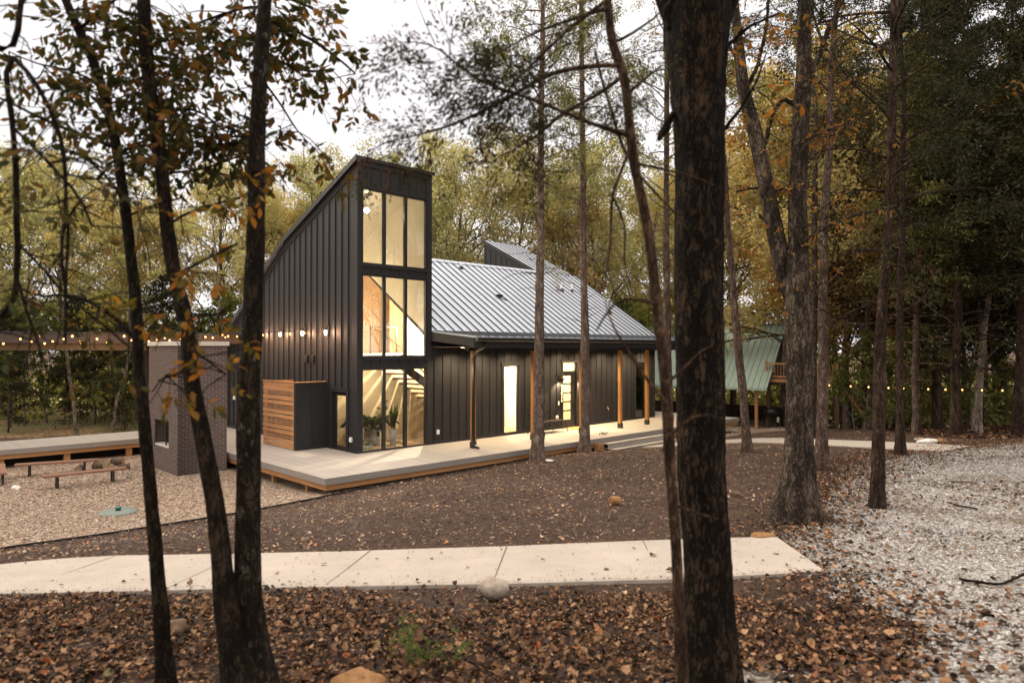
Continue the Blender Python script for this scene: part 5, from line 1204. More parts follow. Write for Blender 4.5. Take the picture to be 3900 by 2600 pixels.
T13 = [(6.571,21.0,8.885,0.0722),(6.67,21.0,6.998,0.0841),(6.759,21.0,5.922,0.096),(6.823,21.0,5.075,0.102),(6.911,21.0,3.906,0.1078),(7.001,21.0,2.9,0.1196),(7.103,21.0,1.895,0.1254),(7.166,21.0,1.091,0.1253),(7.229,21.0,0.061,0.155)]
tall_cedar('cedar_tree', 'leaning shaggy cedar trunk in front of the green roof', T13, 309, M['bark_cedar'], M['leaf_cedarmid'], 10.0, 2.2, 16, 6000, 12, (6,10))
# right-hand trunks
for px_, Z, k in ((1985,31,'rust0'),(2105,27,'cedarmid1'),(1930,38,'green3')): forest(k, px2x(px_, Z), Z, .95)
T8 = [(4.488,10.35,8.955,0.0856),(4.459,10.35,8.554,0.0943),(4.453,10.35,7.526,0.1086),(4.395,10.35,6.5,0.1202),(4.343,10.35,5.483,0.1319),(4.358,10.35,4.713,0.149),(4.342,10.35,4.143,0.1662),(4.352,10.35,3.501,0.1719),(4.354,10.35,2.715,0.1776),(4.355,10.35,1.652,0.189),(4.339,10.35,1.126,0.2063),(4.316,10.35,0.665,0.2408)]
T7 = [(3.406,10.5,9.039,0.048),(3.471,10.5,8.361,0.0659),(3.522,10.5,7.751,0.0837),(3.587,10.5,7.197,0.0925),(3.679,10.5,6.872,0.1012),(3.765,10.5,6.548,0.1069),(3.844,10.5,6.163,0.1096),(3.916,10.5,5.772,0.1123),(3.995,10.5,5.388,0.1179),(4.067,10.5,4.997,0.1235),(4.192,10.5,4.446,0.1289),(4.363,10.5,3.908,0.1165)]
b8 = [[(4.46,10.4,7.305,0.0574),(4.703,10.4,7.707,0.0484),(4.872,10.4,8.176,0.0396),(5.075,10.4,8.579,0.0309),(5.245,10.4,8.981,0.0251)], [(4.588,10.8,7.044,0.0418),(4.326,10.8,7.219,0.0361),(4.152,10.8,7.01,0.0333),(4.045,10.8,6.559,0.0304),(3.905,10.8,6.212,0.0244)], [(4.455,10.6,5.748,0.0294),(4.102,10.6,5.68,0.0238),(3.763,10.6,5.749,0.021),(3.491,10.6,5.681,0.0151)], [(4.296,10.2,4.803,0.0254),(4.728,10.2,5.064,0.0222),(5.121,10.2,5.227,0.0192),(5.775,10.2,5.39,0.0133)],
      [(3.587,10.5,7.197,0.0358),(3.804,10.5,7.616,0.0297),(3.942,10.5,8.225,0.0266),(3.978,10.5,8.767,0.0207)], [(3.501,10.4,7.641,0.0296),(3.236,10.4,7.977,0.0239),(3.104,10.4,8.312,0.018)], [(4.386,10.3,6.338,0.0256),(4.717,10.3,6.537,0.0225),(5.113,10.3,6.602,0.0166),(5.445,10.3,6.867,0.0109)]]
r8 = np.random.default_rng(81); tw8 = [l for b in b8 for l in subtwigs(r8, b, 8, 1.1, .08, .008)]
lv8, ptw8 = twig_tree_leaves(209, tw8+b8, 6, .06, spread=.16, twigr=.003)
near_tree('forked_oak', 'large oak with a leaning second stem, standing on the mulch by the white gravel', [T8, T7], M['bark_oak'], b8+tw8, [('crown', lv8, M['leaf_rust'])], seed=29, n=60, step=.09, rough=.02, flare=1.7, ridges=13, top=3, extra=lambda r_: ptw8, ground=False)
T9 = [(7.832,16.4,11.256,0.0623),(7.698,16.4,10.03,0.0714),(7.655,16.4,8.004,0.0804),(7.53,16.4,6.383,0.0895),(7.504,16.4,5.573,0.0985),(7.487,16.4,4.492,0.103),(7.502,16.4,3.444,0.1119),(7.474,16.4,2.187,0.121),(7.446,16.4,1.142,0.1255),(7.431,16.4,0.327,0.1524)]
tall_cedar('cedar_tree', 'pale shaggy cedar trunk right beside the large forked oak', T9, 312, M['bark_cedar'], M['leaf_cedar'], 8.5, 2.3, 17, 8000, 18, (3.6,9), leaf=.10)
T9b = [(12.277,27.5,12.042,0.0981),(12.215,27.5,7.453,0.1132),(12.201,27.5,4.988,0.1208),(12.151,27.5,2.352,0.1284),(12.137,27.5,0.037,0.1661)]
tall_cedar('cedar_tree', 'straight speckled trunk far behind the forked oak beside the stair', T9b, 315, M['bark_oak'], M['leaf_cedarmid'], 9, 2.5, 19, 6000, 10, (5,9))
T10 = [(6.401,11.35,9.358,0.0595),(6.388,11.35,8.501,0.0624),(6.367,11.35,7.66,0.0655),(6.328,11.35,6.259,0.0715),(6.261,11.35,4.854,0.0746),(6.175,11.35,3.96,0.0808),(6.127,11.35,3.351,0.09),(6.114,11.35,2.51,0.093),(6.092,11.35,1.425,0.096),(6.058,11.35,0.602,0.1142)]
tall_cedar('cedar_tree', 'cedar trunk rising from the edge of the white gravel, right of the forked oak', T10, 318, M['bark_cedardark'], M['leaf_cedar'], 5.6, 3.3, 14, 24000, 22, (3.2,6.5), leaf=.075, Ll=1.8)
T11 = [(11.078,19.2,10.618,0.065),(11.019,19.2,7.533,0.075),(10.982,19.2,5.686,0.0851),(10.929,19.2,3.427,0.0952),(10.917,19.2,1.76,0.1002),(10.919,19.2,0.231,0.1302)]
tall_cedar('cedar_tree', 'dark straight trunk at the end of the far path', T11, 321, M['bark_cedardark'], M['leaf_cedar'], 8.0, 2.6, 17, 9000, 14, (4,8))
T12 = [(19.248,27,7.368,0.0925),(18.975,27,5.639,0.0995),(18.739,27,4.258,0.1066),(18.626,27,3.223,0.1134),(18.512,27,1.844,0.1203),(18.393,27,0.037,0.1607)]
tall_cedar('leaning_tree', 'slanting pale trunk at the edge of the wood on the far right', T12, 324, M['bark_pale'], M['leaf_cedar'], 9.0, 3.0, 17, 16000, 10, (6,9))
# more of the dark screen on the right, nearer than the wood edge
for (px_, Z, k) in ((2230,14.5,'cedar2'),(2420,12.5,'cedar0'),(2300,19,'cedar3'),(2120,22.5,'cedar1')):
    pass

# ------------------------------------------------------------------ loose ground cover (nobody could count it)
def stuff(name, me, mat, label, cat):
    o = link(name, me, mat); tag(o, label, cat, kind='stuff'); return o
SWP = SIDEWALK_FAR+SIDEWALK_NEAR[::-1]
def on_walk(x, y): return inpoly(x, y, SWP)
P2P = PATH2_FAR+PATH2_NEAR[::-1]
def on_gravel(x, y): return inpoly(x+.0, y, DRIVE) | inpoly(x, y, PATCH)
def on_chips(x, y): return inpoly(x, y, CHIPS) | inpoly(x, y, CHIPS2)
def in_view(x, y, m=1.12): return (abs(x) < y*.752*m+.3) & (y > 2.2)
def on_house(x, y):
    t, s = inloc(x, y); return ((t > -2.8) & (t < 18.7) & (s > -3.0) & (s < 11.2)) | ((t < -2.7) & (s > 8.5) & (s < 11.2)) | ((t > -4.35) & (t < -2.8) & (s > 2.8) & (s < 5.6))
def scatter(rng, n, x0, x1, y0, y1, ok, power=1.0):
    y = y0+(y1-y0)*rng.random(n)**power; x = rng.uniform(x0, x1, n)
    k = in_view(x, y) & ok(x, y); return x[k], y[k]
def leaf_litter(rng, x, y, L, lift, lay=.35):
    n = len(x); B = np.stack([x, y, terrain(x, y)+lift], 1)
    az = rng.random(n)*6.28; D = np.stack([np.cos(az), np.sin(az), (rng.random(n)-.45)*lay*2], 1)
    D /= np.linalg.norm(D, axis=1)[:,None]; up = np.stack([rng.normal(size=n)*lay, rng.normal(size=n)*lay, np.ones(n)], 1)
    w = np.cross(D, up); w /= np.linalg.norm(w, axis=1)[:,None]; nn = np.cross(w, D)
    L = (L*(.5+.9*rng.random(n)))[:,None]; Wd = L*(.3+.22*rng.random(n))[:,None]; cu = nn*L*(rng.random(n)[:,None]*.5-.12); fo = nn*Wd*(rng.random(n)[:,None]*.9-.1)
    m = B+D*L*.5+cu*.4; tip = B+D*L+cu*.3
    # lobed outline: seven rim points
    a1 = B+D*L*.22+w*Wd*.7+fo; a2 = B+D*L*.45+w*Wd*(.55+.5*rng.random(n))[:,None]+fo; a3 = B+D*L*.72+w*Wd*.75+fo+cu*.6
    b1 = B+D*L*.22-w*Wd*.7+fo; b2 = B+D*L*.45-w*Wd*(.55+.5*rng.random(n))[:,None]+fo; b3 = B+D*L*.72-w*Wd*.75+fo+cu*.6
    V = np.stack([B,a1,a2,a3,tip,b3,b2,b1,m], 1).reshape(-1,3); k = np.arange(n)[:,None]*9
    Q = np.concatenate([k+np.array([[0,1,2,8]]), k+np.array([[8,2,3,4]]), k+np.array([[8,4,5,6]]), k+np.array([[0,8,6,7]])], 0)
    return V, Q
def m_litter(name, stops):
    t = NT(name); isl = t.n('NewGeometry').outputs['Random Per Island']; c = t.ramp(isl, stops)
    v = t.noise(t.coord(), 35, 3); c = t.mix(t.math('MULTIPLY', v, .5), c, t.mix(1.0, c, c4((.45,.4,.38)), 'MULTIPLY'))
    return t.pbr(c, .7, None, spec=.25)
M['litter'] = m_litter('fallen_leaf_litter', [(0,(.011,.006,.003)),(.38,(.045,.020,.009)),(.60,(.115,.054,.023)),(.80,(.23,.12,.055)),(.94,(.40,.24,.13)),(.98,(.28,.07,.02)),(1,(.15,.14,.05))])
M['litter_light'] = m_litter('fallen_leaf_litter_pale', [(0,(.10,.055,.03)),(.35,(.24,.13,.07)),(.65,(.42,.27,.16)),(.85,(.58,.42,.28)),(.95,(.42,.12,.04)),(1,(.45,.32,.1))])
rng = np.random.default_rng(77)
near_ok = lambda x, y: ~on_walk(x, y) & ~on_gravel(x+.25*cheapnoise(x, y, 2), y+.25*cheapnoise(y, x, 2))
wedge = lambda x, y: near_ok(x, y) & (y+rng.normal(size=len(x))*.28 < 6.15+.55*cheapnoise(x, y, 1.1)-.02*x) & (rng.random(len(x)) < .72+.5*cheapnoise(x*1.3+2, y*1.3, 1.6))
x, y = scatter(rng, 170000, -7, 6, 2.4, 7.4, wedge, .8); 
V, Q = leaf_litter(rng, x, y, np.where(rng.random(len(x)) < .22, .054, .030), .012+.03*rng.random(len(x)), .5)
stuff('fallen_leaves', np_mesh('fallen_leaves', V, Q), M['litter'], 'thick carpet of curled brown fallen leaves in the foreground', 'leaves')
mul_ok = lambda x, y: ~on_walk(x, y) & ~on_gravel(x, y) & ~on_chips(x, y) & ~on_house(x, y) & ~inpoly(x, y, P2P)
x, y = scatter(rng, 60000, -24, 26, 5.5, 31, lambda x, y: mul_ok(x, y) & (cheapnoise(x, y, .8)+rng.normal(size=len(x))*.5 > .25), .9)
V, Q = leaf_litter(rng, x, y, .05, .012+.01*rng.random(len(x)), .35)
stuff('scattered_leaves', np_mesh('scattered_leaves', V, Q), M['litter_light'], 'sparse pale and rusty leaves strewn over the dark mulch', 'leaves')
x, y = scatter(rng, 60000, 1, 22, 2.4, 24, lambda x, y: on_gravel(x, y) & (cheapnoise(x+3, y, .55)+rng.normal(size=len(x))*.4 > .12), .8)
V, Q = leaf_litter(rng, x, y, .05, .022+.012*rng.random(len(x)), .4)
# leaves drifted along the ragged edge between mulch and gravel
ed = resample(np.array(DRIVE[:14]), .05); k_ = rng.integers(0, len(ed), 9000); ex = ed[k_]+rng.normal(size=(9000,2))*np.array([.42,.5]); kk = ~on_walk(ex[:,0], ex[:,1])
Ve, Qe = leaf_litter(rng, ex[kk,0], ex[kk,1], .05, .03+.012*rng.random(int(kk.sum())), .4)
Q = np.concatenate([Q, Qe+len(V)]); V = np.concatenate([V, Ve])
stuff('driveway_leaves', np_mesh('driveway_leaves', V, Q), M['litter'], 'brown leaves lying in drifts on the white gravel', 'leaves')
x, y = scatter(rng, 9000, 16, 34, 24, 34, lambda x, y: ~on_gravel(x, y) & ~inpoly(x, y, P2P), 1)
V, Q = leaf_litter(rng, x, y, .12, .02, .4)
stuff('wood_edge_leaves', np_mesh('wood_edge_leaves', V, Q), M['litter'], 'rusty leaf litter along the foot of the dark wood', 'leaves')
# a few single leaves on the walk
def one_leaf(px_y, L, k):
    x, y = px_y; r = np.random.default_rng(k); V, Q = leaf_litter(r, np.array([x]), np.array([y]), L, .062, .15)
    return V, Q
for k, (p, lb) in enumerate((((1.672,8.02), 'small dark leaf on the walk beside the thick trunk'), ((0.376,7.72), 'curled brown leaf on the walk right of the middle joint'), ((1.018,7.32), 'red brown leaf near the front edge of the walk'), ((-2.473,7.12), 'dark red leaf on the walk just right of the thick left trunks'), ((-2.127,7.6), 'tiny leaf pair on the walk left of the second joint'), ((2.865,8.76), 'leaf on the far edge of the walk right of the thick trunk'), ((3.164,8.1), 'broad brown leaf on the last slab of the walk'), ((3.042,7.52), 'small leaf near the tip of the last slab'), ((-3.121,6.64), 'small leaf on the walk between the slim trunks'), ((1.642,7.3), 'round tan leaf by the right joint of the walk'))):
    V, Q = one_leaf(p, .075, k); b = V[0].copy(); o = link('fallen_leaf', np_mesh('fallen_leaf', V-b, Q), M['litter'], None, b); tag(o, lb, 'leaf', 'single leaves on the walk')
# grit, bark bits and crumbs of leaf blown onto the edges of the walk
n = 3600; f = rng.random(n); e_ = rng.random(n)**4.5; side = rng.random(n) < .5
fa = resample(np.array(SIDEWALK_FAR), .05); ne = resample(np.array(SIDEWALK_NEAR), .05)
fx = np.stack([np.interp(f, np.linspace(0,1,len(fa)), fa[:,i]) for i in range(2)], 1); nx_ = np.stack([np.interp(f, np.linspace(0,1,len(ne)), ne[:,i]) for i in range(2)], 1)
u = np.where(side, e_*.5, 1-e_*.5)[:,None]; p = fx+(nx_-fx)*u
V, Q = leaf_litter(rng, p[:,0], p[:,1], np.where(rng.random(n) < .06, .035, .010), .058, .08)
stuff('walk_debris', np_mesh('walk_debris', V, Q), M['litter'], 'crumbs of leaf and bark lying along the edges of the concrete walk', 'debris')
# crushed white stones
OCT = np.array([[1,0,0],[0,1,0],[-1,0,0],[0,-1,0],[0,0,1],[0,0,-1],[.6,.6,.55],[-.6,.6,.5],[-.6,-.6,.55],[.6,-.6,.5]], float)
OF = np.array([[0,6,4],[6,1,4],[1,7,4],[7,2,4],[2,8,4],[8,3,4],[3,9,4],[9,0,4],[0,5,1],[1,5,2],[2,5,3],[3,5,0],[0,1,6],[1,2,7],[2,3,8],[3,0,9]])
def stones(rng, x, y, size, lift=0.0, flat_=.65):
    n = len(x); k = len(OCT); s = size*(.5+.9*rng.random(n)); a = rng.random(n)*6.28
    P_ = OCT[None]*(1+.28*rng.normal(size=(n,k,1)))*np.stack([s*(.7+.6*rng.random(n)), s*(.6+.4*rng.random(n)), s*flat_], 1)[:,None,:]
    ca, sa = np.cos(a)[:,None], np.sin(a)[:,None]
    V = np.stack([P_[...,0]*ca-P_[...,1]*sa, P_[...,0]*sa+P_[...,1]*ca, P_[...,2]], -1)
    tl = rng.normal(size=(n,2,1))*.35; V[...,2] += V[...,0]*tl[:,0]+V[...,1]*tl[:,1]
    V += np.stack([x, y, terrain(x, y)+lift+s*.25], 1)[:,None,:]
    return V.reshape(-1,3), (OF[None]+np.arange(n)[:,None,None]*k).reshape(-1,3)
M['stone'] = m_litter('white_stone', [(0,(.12,.10,.085)),(.25,(.26,.24,.22)),(.6,(.40,.385,.365)),(1,(.58,.565,.54))])
gok = lambda x, y: on_gravel(x+.3*cheapnoise(x, y, 3)+.12*rng.normal(size=len(x)), y+.3*cheapnoise(y, x, 3)+.12*rng.normal(size=len(x))) & ~on_walk(x, y)
x, y = scatter(rng, 85000, -1.0, 8.5, 2.3, 10, gok, .9); V, Q = stones(rng, x, y, .017, .004)
stuff('gravel_stones', np_mesh('gravel_stones', V, Q), M['stone'], 'loose white crushed stones of the driveway nearest the viewer', 'gravel')
x, y = scatter(rng, 60000, 2.5, 19, 9.5, 25, gok, .8); V, Q = stones(rng, x, y, .022, .004)
stuff('gravel_stones', np_mesh('gravel_stones', V, Q), M['stone'], 'white crushed stones farther along the driveway', 'gravel')
# wood chips
def chips(rng, x, y, L, Wd, lift):
    n = len(x); az = rng.random(n)*6.28; D = np.stack([np.cos(az), np.sin(az), rng.normal(size=n)*.22], 1); w = np.stack([-np.sin(az), np.cos(az), rng.normal(size=n)*.3], 1)
    L = (L*(.5+rng.random(n)))[:,None]; Wd = (Wd*(.5+rng.random(n)))[:,None]; B = np.stack([x, y, terrain(x, y)+lift], 1)
    V = np.stack([B-D*L/2-w*Wd/2, B+D*L/2-w*Wd*.35, B+D*L/2+w*Wd/2, B-D*L/2+w*Wd*.4], 1).reshape(-1,3); return V, np.arange(4*n).reshape(n,4)
M['chip'] = m_litter('wood_chip_pieces', [(0,(.14,.09,.06)),(.3,(.31,.225,.155)),(.65,(.47,.375,.285)),(.9,(.63,.54,.44)),(.97,(.36,.14,.07)),(1,(.7,.68,.64))])
cok = lambda x, y: inpoly(x+.06*cheapnoise(x, y, 3), y, CHIPS) & ((~on_house(x, y)) | (inloc(x, y)[1] < -2.2))
x, y = scatter(rng, 120000, -19, 1, 11.5, 26, cok, .75); V, Q = chips(rng, x, y, .048, .021, .022+.012*rng.random(len(x)))
stuff('wood_chip_cover', np_mesh('wood_chip_cover', V, Q), M['chip'], 'pale wood chips covering the yard round the benches and fireplace', 'wood chips')
x, y = scatter(rng, 9000, 6, 20, 27, 38, lambda x, y: inpoly(x, y, CHIPS2) & ~on_house(x, y), 1); V, Q = chips(rng, x, y, .08, .035, .025)
stuff('wood_chip_cover', np_mesh('wood_chip_cover', V, Q), M['chip'], 'pale wood chips in front of the green roofed pavilion', 'wood chips')
# bark mulch strands
M['strand'] = m_litter('mulch_strands', [(0,(.010,.006,.004)),(.35,(.045,.028,.02)),(.68,(.11,.072,.052)),(.88,(.23,.155,.11)),(1,(.40,.29,.20))])
x, y = scatter(rng, 110000, -12, 14, 4.5, 23, mul_ok, .75); V, Q = chips(rng, x, y, .055, .011, .008+.014*rng.random(len(x)))
stuff('mulch_pieces', np_mesh('mulch_pieces', V, Q), M['strand'], 'shredded dark bark pieces covering the slope', 'mulch')
# undergrowth of the wood, as one mass
n = 70000; x = rng.uniform(-45, 42, n); y = 36+rng.random(n)**.8*34
t_, s_ = inloc(x, y); k = (cheapnoise(x, y, .35)+rng.normal(size=n)*.35 > -.1) & ~((x > 2) & (x < 17) & (y < 44)) & ~((x < -4) & (y < 38)); x, y = x[k], y[k]
z = terrain(x, y)+.1+rng.random(len(x))**1.8*(2.2+1.6*cheapnoise(x, y, .5)); V, Q = leafq(rng, np.stack([x, y, z], 1), .34, .2)
stuff('undergrowth', np_mesh('undergrowth', V, Q), M['leaf_under'], 'leafy undergrowth between the trunks of the wood', 'undergrowth')
n = 26000; x = rng.uniform(14, 44, n); y = 31+rng.random(n)*12; k = (cheapnoise(x, y, .5)+rng.normal(size=n)*.3 > 0); x, y = x[k], y[k]
z = terrain(x, y)+.05+rng.random(len(x))**1.6*1.7; V, Q = leafq(rng, np.stack([x, y, z], 1), .26, .15)
stuff('undergrowth', np_mesh('undergrowth', V, Q), M['leaf_cedarmid'], 'dark green ground growth at the foot of the right-hand wood', 'undergrowth')
# small weed in the leaf litter
B = []; D = []; parts = []
rw = np.random.default_rng(88); cx, cy_ = (-0.541,4.44)
for s in range(16):
    bx, by = cx+rw.normal()*.16, cy_+rw.normal()*.10; gz = tz(bx, by)
    pts, ds = grow(rw, [bx, by, gz], [rw.normal()*.35, rw.normal()*.35, 1], .16+.16*rw.random(), .0025, 5, .18, .02, parts, 3)
    for p, d_ in zip(pts[1:], ds[1:]):
        for _ in range(3): B.append(p); D.append(d_*.5+rdir(rw,1)[0])
V, Q = leaf6(rw, np.array(B), np.array(D), .035, .5)
we = empty('weed', (cx, cy_, tz(cx, cy_)), 0, 'small green weed growing through the brown leaves at the bottom centre', 'plant')
bb = np.array(we.location); link('foliage', np_mesh('foliage', V-bb, Q), m_leaf('weed_green', [(0,(.05,.09,.02)),(.6,(.13,.17,.05)),(1,(.25,.27,.12))], .4), we)
V, Q = joinq(parts); link('stem', np_mesh('stem', V-bb, Q), M['leaf_under'], we)

# ------------------------------------------------------------------ rocks
def rock(name, label, xy, w, h, d, mat, seed, sink=.25, group=None, rz=0):
    r = np.random.default_rng(seed); bm_ = __import__('bmesh').new(); bmesh = __import__('bmesh')
    bmesh.ops.create_icosphere(bm_, subdivisions=3, radius=1)
    ks = rdir(r, 9); of = .62+.3*r.random(9)
    for v in bm_.verts:
        c = np.array(v.co); 
        for k, o_ in zip(ks, of):
            t_ = c@k
            if t_ > o_: c = c-k*(t_-o_)*.9
        c *= 1+.05*math.sin(c[0]*5+seed)+.05*math.sin(c[1]*7+c[2]*4)+.02*r.normal(); v.co = (c[0]*w/2, c[1]*d/2, c[2]*h/2)
    me = bpy.data.meshes.new(name); bm_.to_mesh(me); bm_.free(); me.polygons.foreach_set('use_smooth', [True]*len(me.polygons))
    z = tz(*xy); o = link(name, me, mat, None, (xy[0], xy[1], z+h/2*(1-2*sink))); o.rotation_euler = (0,0,rz)
    return tag(o, label, 'rock', group)
def m_rock(name, a, b): 
    t = NT(name); v = t.coord(); n1 = t.noise(v, 6, 7, .65); n2 = t.noise(v, 30, 4); c = t.ramp(n1, [(.3,a),(.65,b)])
    c = t.mix(t.math('MULTIPLY', t.math('GREATER_THAN', n2, .62), .5), c, c4(tuple(x*.4 for x in a))); return t.pbr(c, .9, t.bump(t.math('ADD', n1, t.math('MULTIPLY', n2, .4)), .9, .03), spec=.2)
M['rock_tan'] = m_rock('tan_rock', (.24,.19,.15), (.44,.37,.30)); M['rock_rust'] = m_rock('rusty_rock', (.16,.075,.03), (.36,.2,.09)); M['rock_white'] = m_rock('white_rock', (.55,.52,.46), (.78,.76,.7)); M['rock_dark'] = m_rock('dark_rock', (.07,.045,.03), (.17,.11,.07))
rock('rock', 'pale tan rock resting against the near edge of the concrete walk', (-0.192,6.48), .36, .24, .28, M['rock_tan'], 1, .12, rz=.4)
rock('rock', 'rounded rusty brown rock at the very bottom of the picture', (-0.889,3.9), .33, .19, .26, M['rock_rust'], 2, .1)
rock('rock', 'small tan rock standing on the dark mulch slope', (1.832,12.15), .26, .20, .2, M['rock_rust'], 3, .1)
rock('rock', 'flat brown stone at the corner of the walk by the gravel', (3.343,9.12), .36, .11, .2, M['rock_rust'], 4, .1, rz=.1)
rock('rock', 'brown rock lying in the leaves beside the slimmest trunk', (-2.523,5.14), .17, .16, .15, M['rock_dark'], 5, .2)
rock('rock', 'small tan rock left of the white one by the far path', (14.49,24.25), .36, .14, .3, M['rock_tan'], 6)
rock('rock', 'long white rock beside the far path', (13.898,22.75), .85, .22, .5, M['rock_white'], 7, .2, rz=.1)
rock('rock', 'orange brown rock at the right of the white rock', (14.256,22.65), .34, .26, .3, M['rock_rust'], 8, .15)
rock('rock', 'small white stone at the foot of the forked oak', (4.015,10.34), .12, .12, .1, M['rock_white'], 9, .1)
rock('rock', 'white stone under the bench at the left edge', (-13.314,18.3), .26, .16, .2, M['rock_white'], 10, .2)
rock('rock', 'pale stone beside the foot of the left bare cedar', (1.142,20.9), .3, .1, .24, M['rock_white'], 11, .2)
rock('rock', 'dark stone stub behind the forked oak', (4.206,12.85), .22, .14, .2, M['rock_dark'], 12, .2)
for p, lb in (((11.889,28.95), 'grey stone at the foot of the stair behind the forked oak'), ((19.021,29.85), 'stone at the edge of the wood')):
    rock('rock', lb, p, .35, .2, .3, M['rock_tan'], 14, .2)

# sticks on the driveway and walk
def stick(label, pts, r, mat='bark_dark'):
    P_ = [(x, y, tz(x, y)+r+.02+(.03 if i % 2 else 0)) for i, (x, y) in enumerate(pts)]
    V, Q = tube_np(resample(np.array(P_), .08), r, 6, .15, np.random.default_rng(3)); b = V[0].copy()
    return tag(link('stick', np_mesh('stick', V-b, Q, True), M[mat], None, b), label, 'stick')
stick('long dark stick lying on the gravel near the right edge', [(4.543,6.94), (4.565,6.62), (4.762,6.66), (5.27,7.02)], .014)
stick('short dark stick on the gravel above the long one', [(7.498,11.7), (7.354,11.22), (7.572,11.12)], .016)
stick('little dark stick low on the gravel at the right', [(3.845,5.62), (3.783,5.38)], .013)
stick('grey stick on the gravel far from the viewer', [(9.085,14.2), (9.17,13.85), (9.469,13.9)], .02, 'bark_pale')
stick('thin twig lying on the walk right of the thick left trunks', [(-2.082,6.98), (-2.018,7.1), (-1.93,7.14)], .004)
stick('pale crooked twig on the mulch below the house steps', [(1.473,10.44), (1.575,10.96), (1.661,11.26)], .012, 'bark_pale')

# ------------------------------------------------------------------ septic lid
cx, cy_ = (-9.279,16.1); z = tz(cx, cy_)
sl_ = empty('access_lid', (cx, cy_, z), 0, 'pale green round access lid with a small cap set in the wood chips', 'lid')
gm = flat('weathered_green_plastic', (.15,.18,.155), .7); MB().lathe([(.0,-.1),(.40,-.1),(.42,.02),(.40,.045),(.12,.06),(0,.06)], (0,0,0), 28).build('lid', gm, sl_, True)
MB().lathe([(0,.06),(.055,.06),(.055,.11),(.075,.115),(.07,.14),(0,.145)], (0,0,0), 16).build('cap', flat('green_cap', (.03,.14,.10), .5), sl_, True)

# ------------------------------------------------------------------ fire-pit benches
M['benchwood'] = m_wood('red_stained_plank', (.17,.08,.052), (.26,.14,.09), 'x', .8, .6)
def bench(label, x, y, rz, L=2.15, h=.40, wd=.30):
    z = tz(x, y); e = empty('plank_bench', (x, y, z), rz, label, 'bench', 'plank benches by the fireplace')
    MB().box(-L/2,L/2,-wd/2,wd/2,h-.055,h).build('seat', M['benchwood'], e, bevel=.006)
    for sx in (-1, 1):
        for sy in (-1, 1):
            MB().box(sx*L*.33-.025+sy*.0, sx*L*.33+.025, sy*wd*.33-.025, sy*wd*.33+.025, -.05, h-.056).build('leg', M['black'], e)
    return e
xa, ya = HL(-6.55, 3.30)[:2]; bench('red plank bench nearest the viewer, right of the pair by the fireplace', xa, ya, YAW-.02, 2.0)
xa, ya = HL(-6.72, 5.85)[:2]; bench('red plank bench farther back, in front of the raised walkway', xa, ya, YAW-.30, 2.1)
bx_, by_ = (-13.858,18.8); bench('red plank bench cut off by the left edge of the picture', bx_-.75, by_+.55, YAW+1.45, 1.9, .40, .42)
# firewood
M['logend'] = m_bark('log_bark', (.10,.07,.05), (.26,.2,.15), 3, .5, bumpd=.01); M['cut'] = flat('sawn_log_end', (.40,.28,.17), .8, var=.25, scale=20)
def log(label, x, y, dz, rz, r=.11, L=.4, tilt=0):
    z = tz(x, y)+r*.9+dz; e = empty('firewood_log', (x, y, z), rz, label, 'log', 'logs between the benches'); e.rotation_euler = (0, tilt, rz)
    V, Q = tube_np([(-L/2,0,0),(-L/6,0,0),(L/6,0,0),(L/2,0,0)], r, 14, .03, np.random.default_rng(int(x*100) % 99)); link('bark', np_mesh('bark', V, Q, True), M['logend'], e)
    m = MB(); 
    for s in (1,): m.add([(s*(L/2+.002), r*1.0*math.cos(a*PI/7), r*1.0*math.sin(a*PI/7)) for a in range(14)], [tuple(range(14))])
    m.build('cut_end', M['cut'], e)
la = [((-13.332,21.05),0,'log at the left of the little pile between the benches'),((-13.005,21.35),0,'log under the pile, left of middle'),((-12.697,21.45),0,'log under the pile, right of middle'),((-12.567,20.85),.12,'round log standing proud at the middle of the pile'),((-12.483,21.6),.10,'round log at the right end of the pile'),((-12.077,21.25),0,'short log half hidden behind the near bench')]
for i, (p, dz, lb) in enumerate(la): log(lb, p[0], p[1], dz, -1.2+.35*i, .12 if dz else .10, .34)

# ------------------------------------------------------------------ things on the porch
pb = empty('porch_bench', (*HL(8.05, -.55)[:2], 0), YAW, 'thin dark metal bench with slender legs standing against the porch wall', 'bench')
m = MB(); m.box(-.85,.85,-.22,.2,.435,.455); m.build('seat', M['steel'], pb)
m = MB(); m.box(-.85,.62,.20,.23,.80,.835); m.bar((.60,.215,.82),(.78,.20,.44),.018); m.bar((-.84,.215,.82),(-.84,.20,.44),.018); m.build('backrest', M['steel'], pb)
for a, b in (((-.80,-.2,.44),(-.86,-.26,.003)),((.80,-.2,.44),(.90,-.26,.003)),((-.80,.18,.44),(-.84,.24,.003)),((.62,.18,.44),(.58,.24,.003))): MB().bar(a, b, .02).build('leg', M['steel'], pb)
cpx = HL(8.68, -.50); cup = MB().lathe([(0,0),(.045,0),(.055,.04),(.058,.11),(.04,.15),(.0,.16)], (0,0,0), 14).build('pillow_jar', flat('offwhite_ceramic', (.72,.64,.5), .6), None, True, (cpx[0], cpx[1], .457)); tag(cup, 'small off-white jar standing on the right end of the porch bench', 'jar')
dm = MB().box(-.45,.45,-.28,.28,.002,.018).build('doormat', flat('coir_mat', (.46,.24,.07), .95, bump=.5), None); dm.location = HL(9.98,-.38,0); dm.rotation_euler = (0,0,YAW); tag(dm, 'tan coir doormat in front of the lit entry door', 'doormat')
dr_ = empty('drone', HL(9.1,-2.45,0), YAW+.5, 'small folded camera drone lying on the deck above the steps', 'drone')
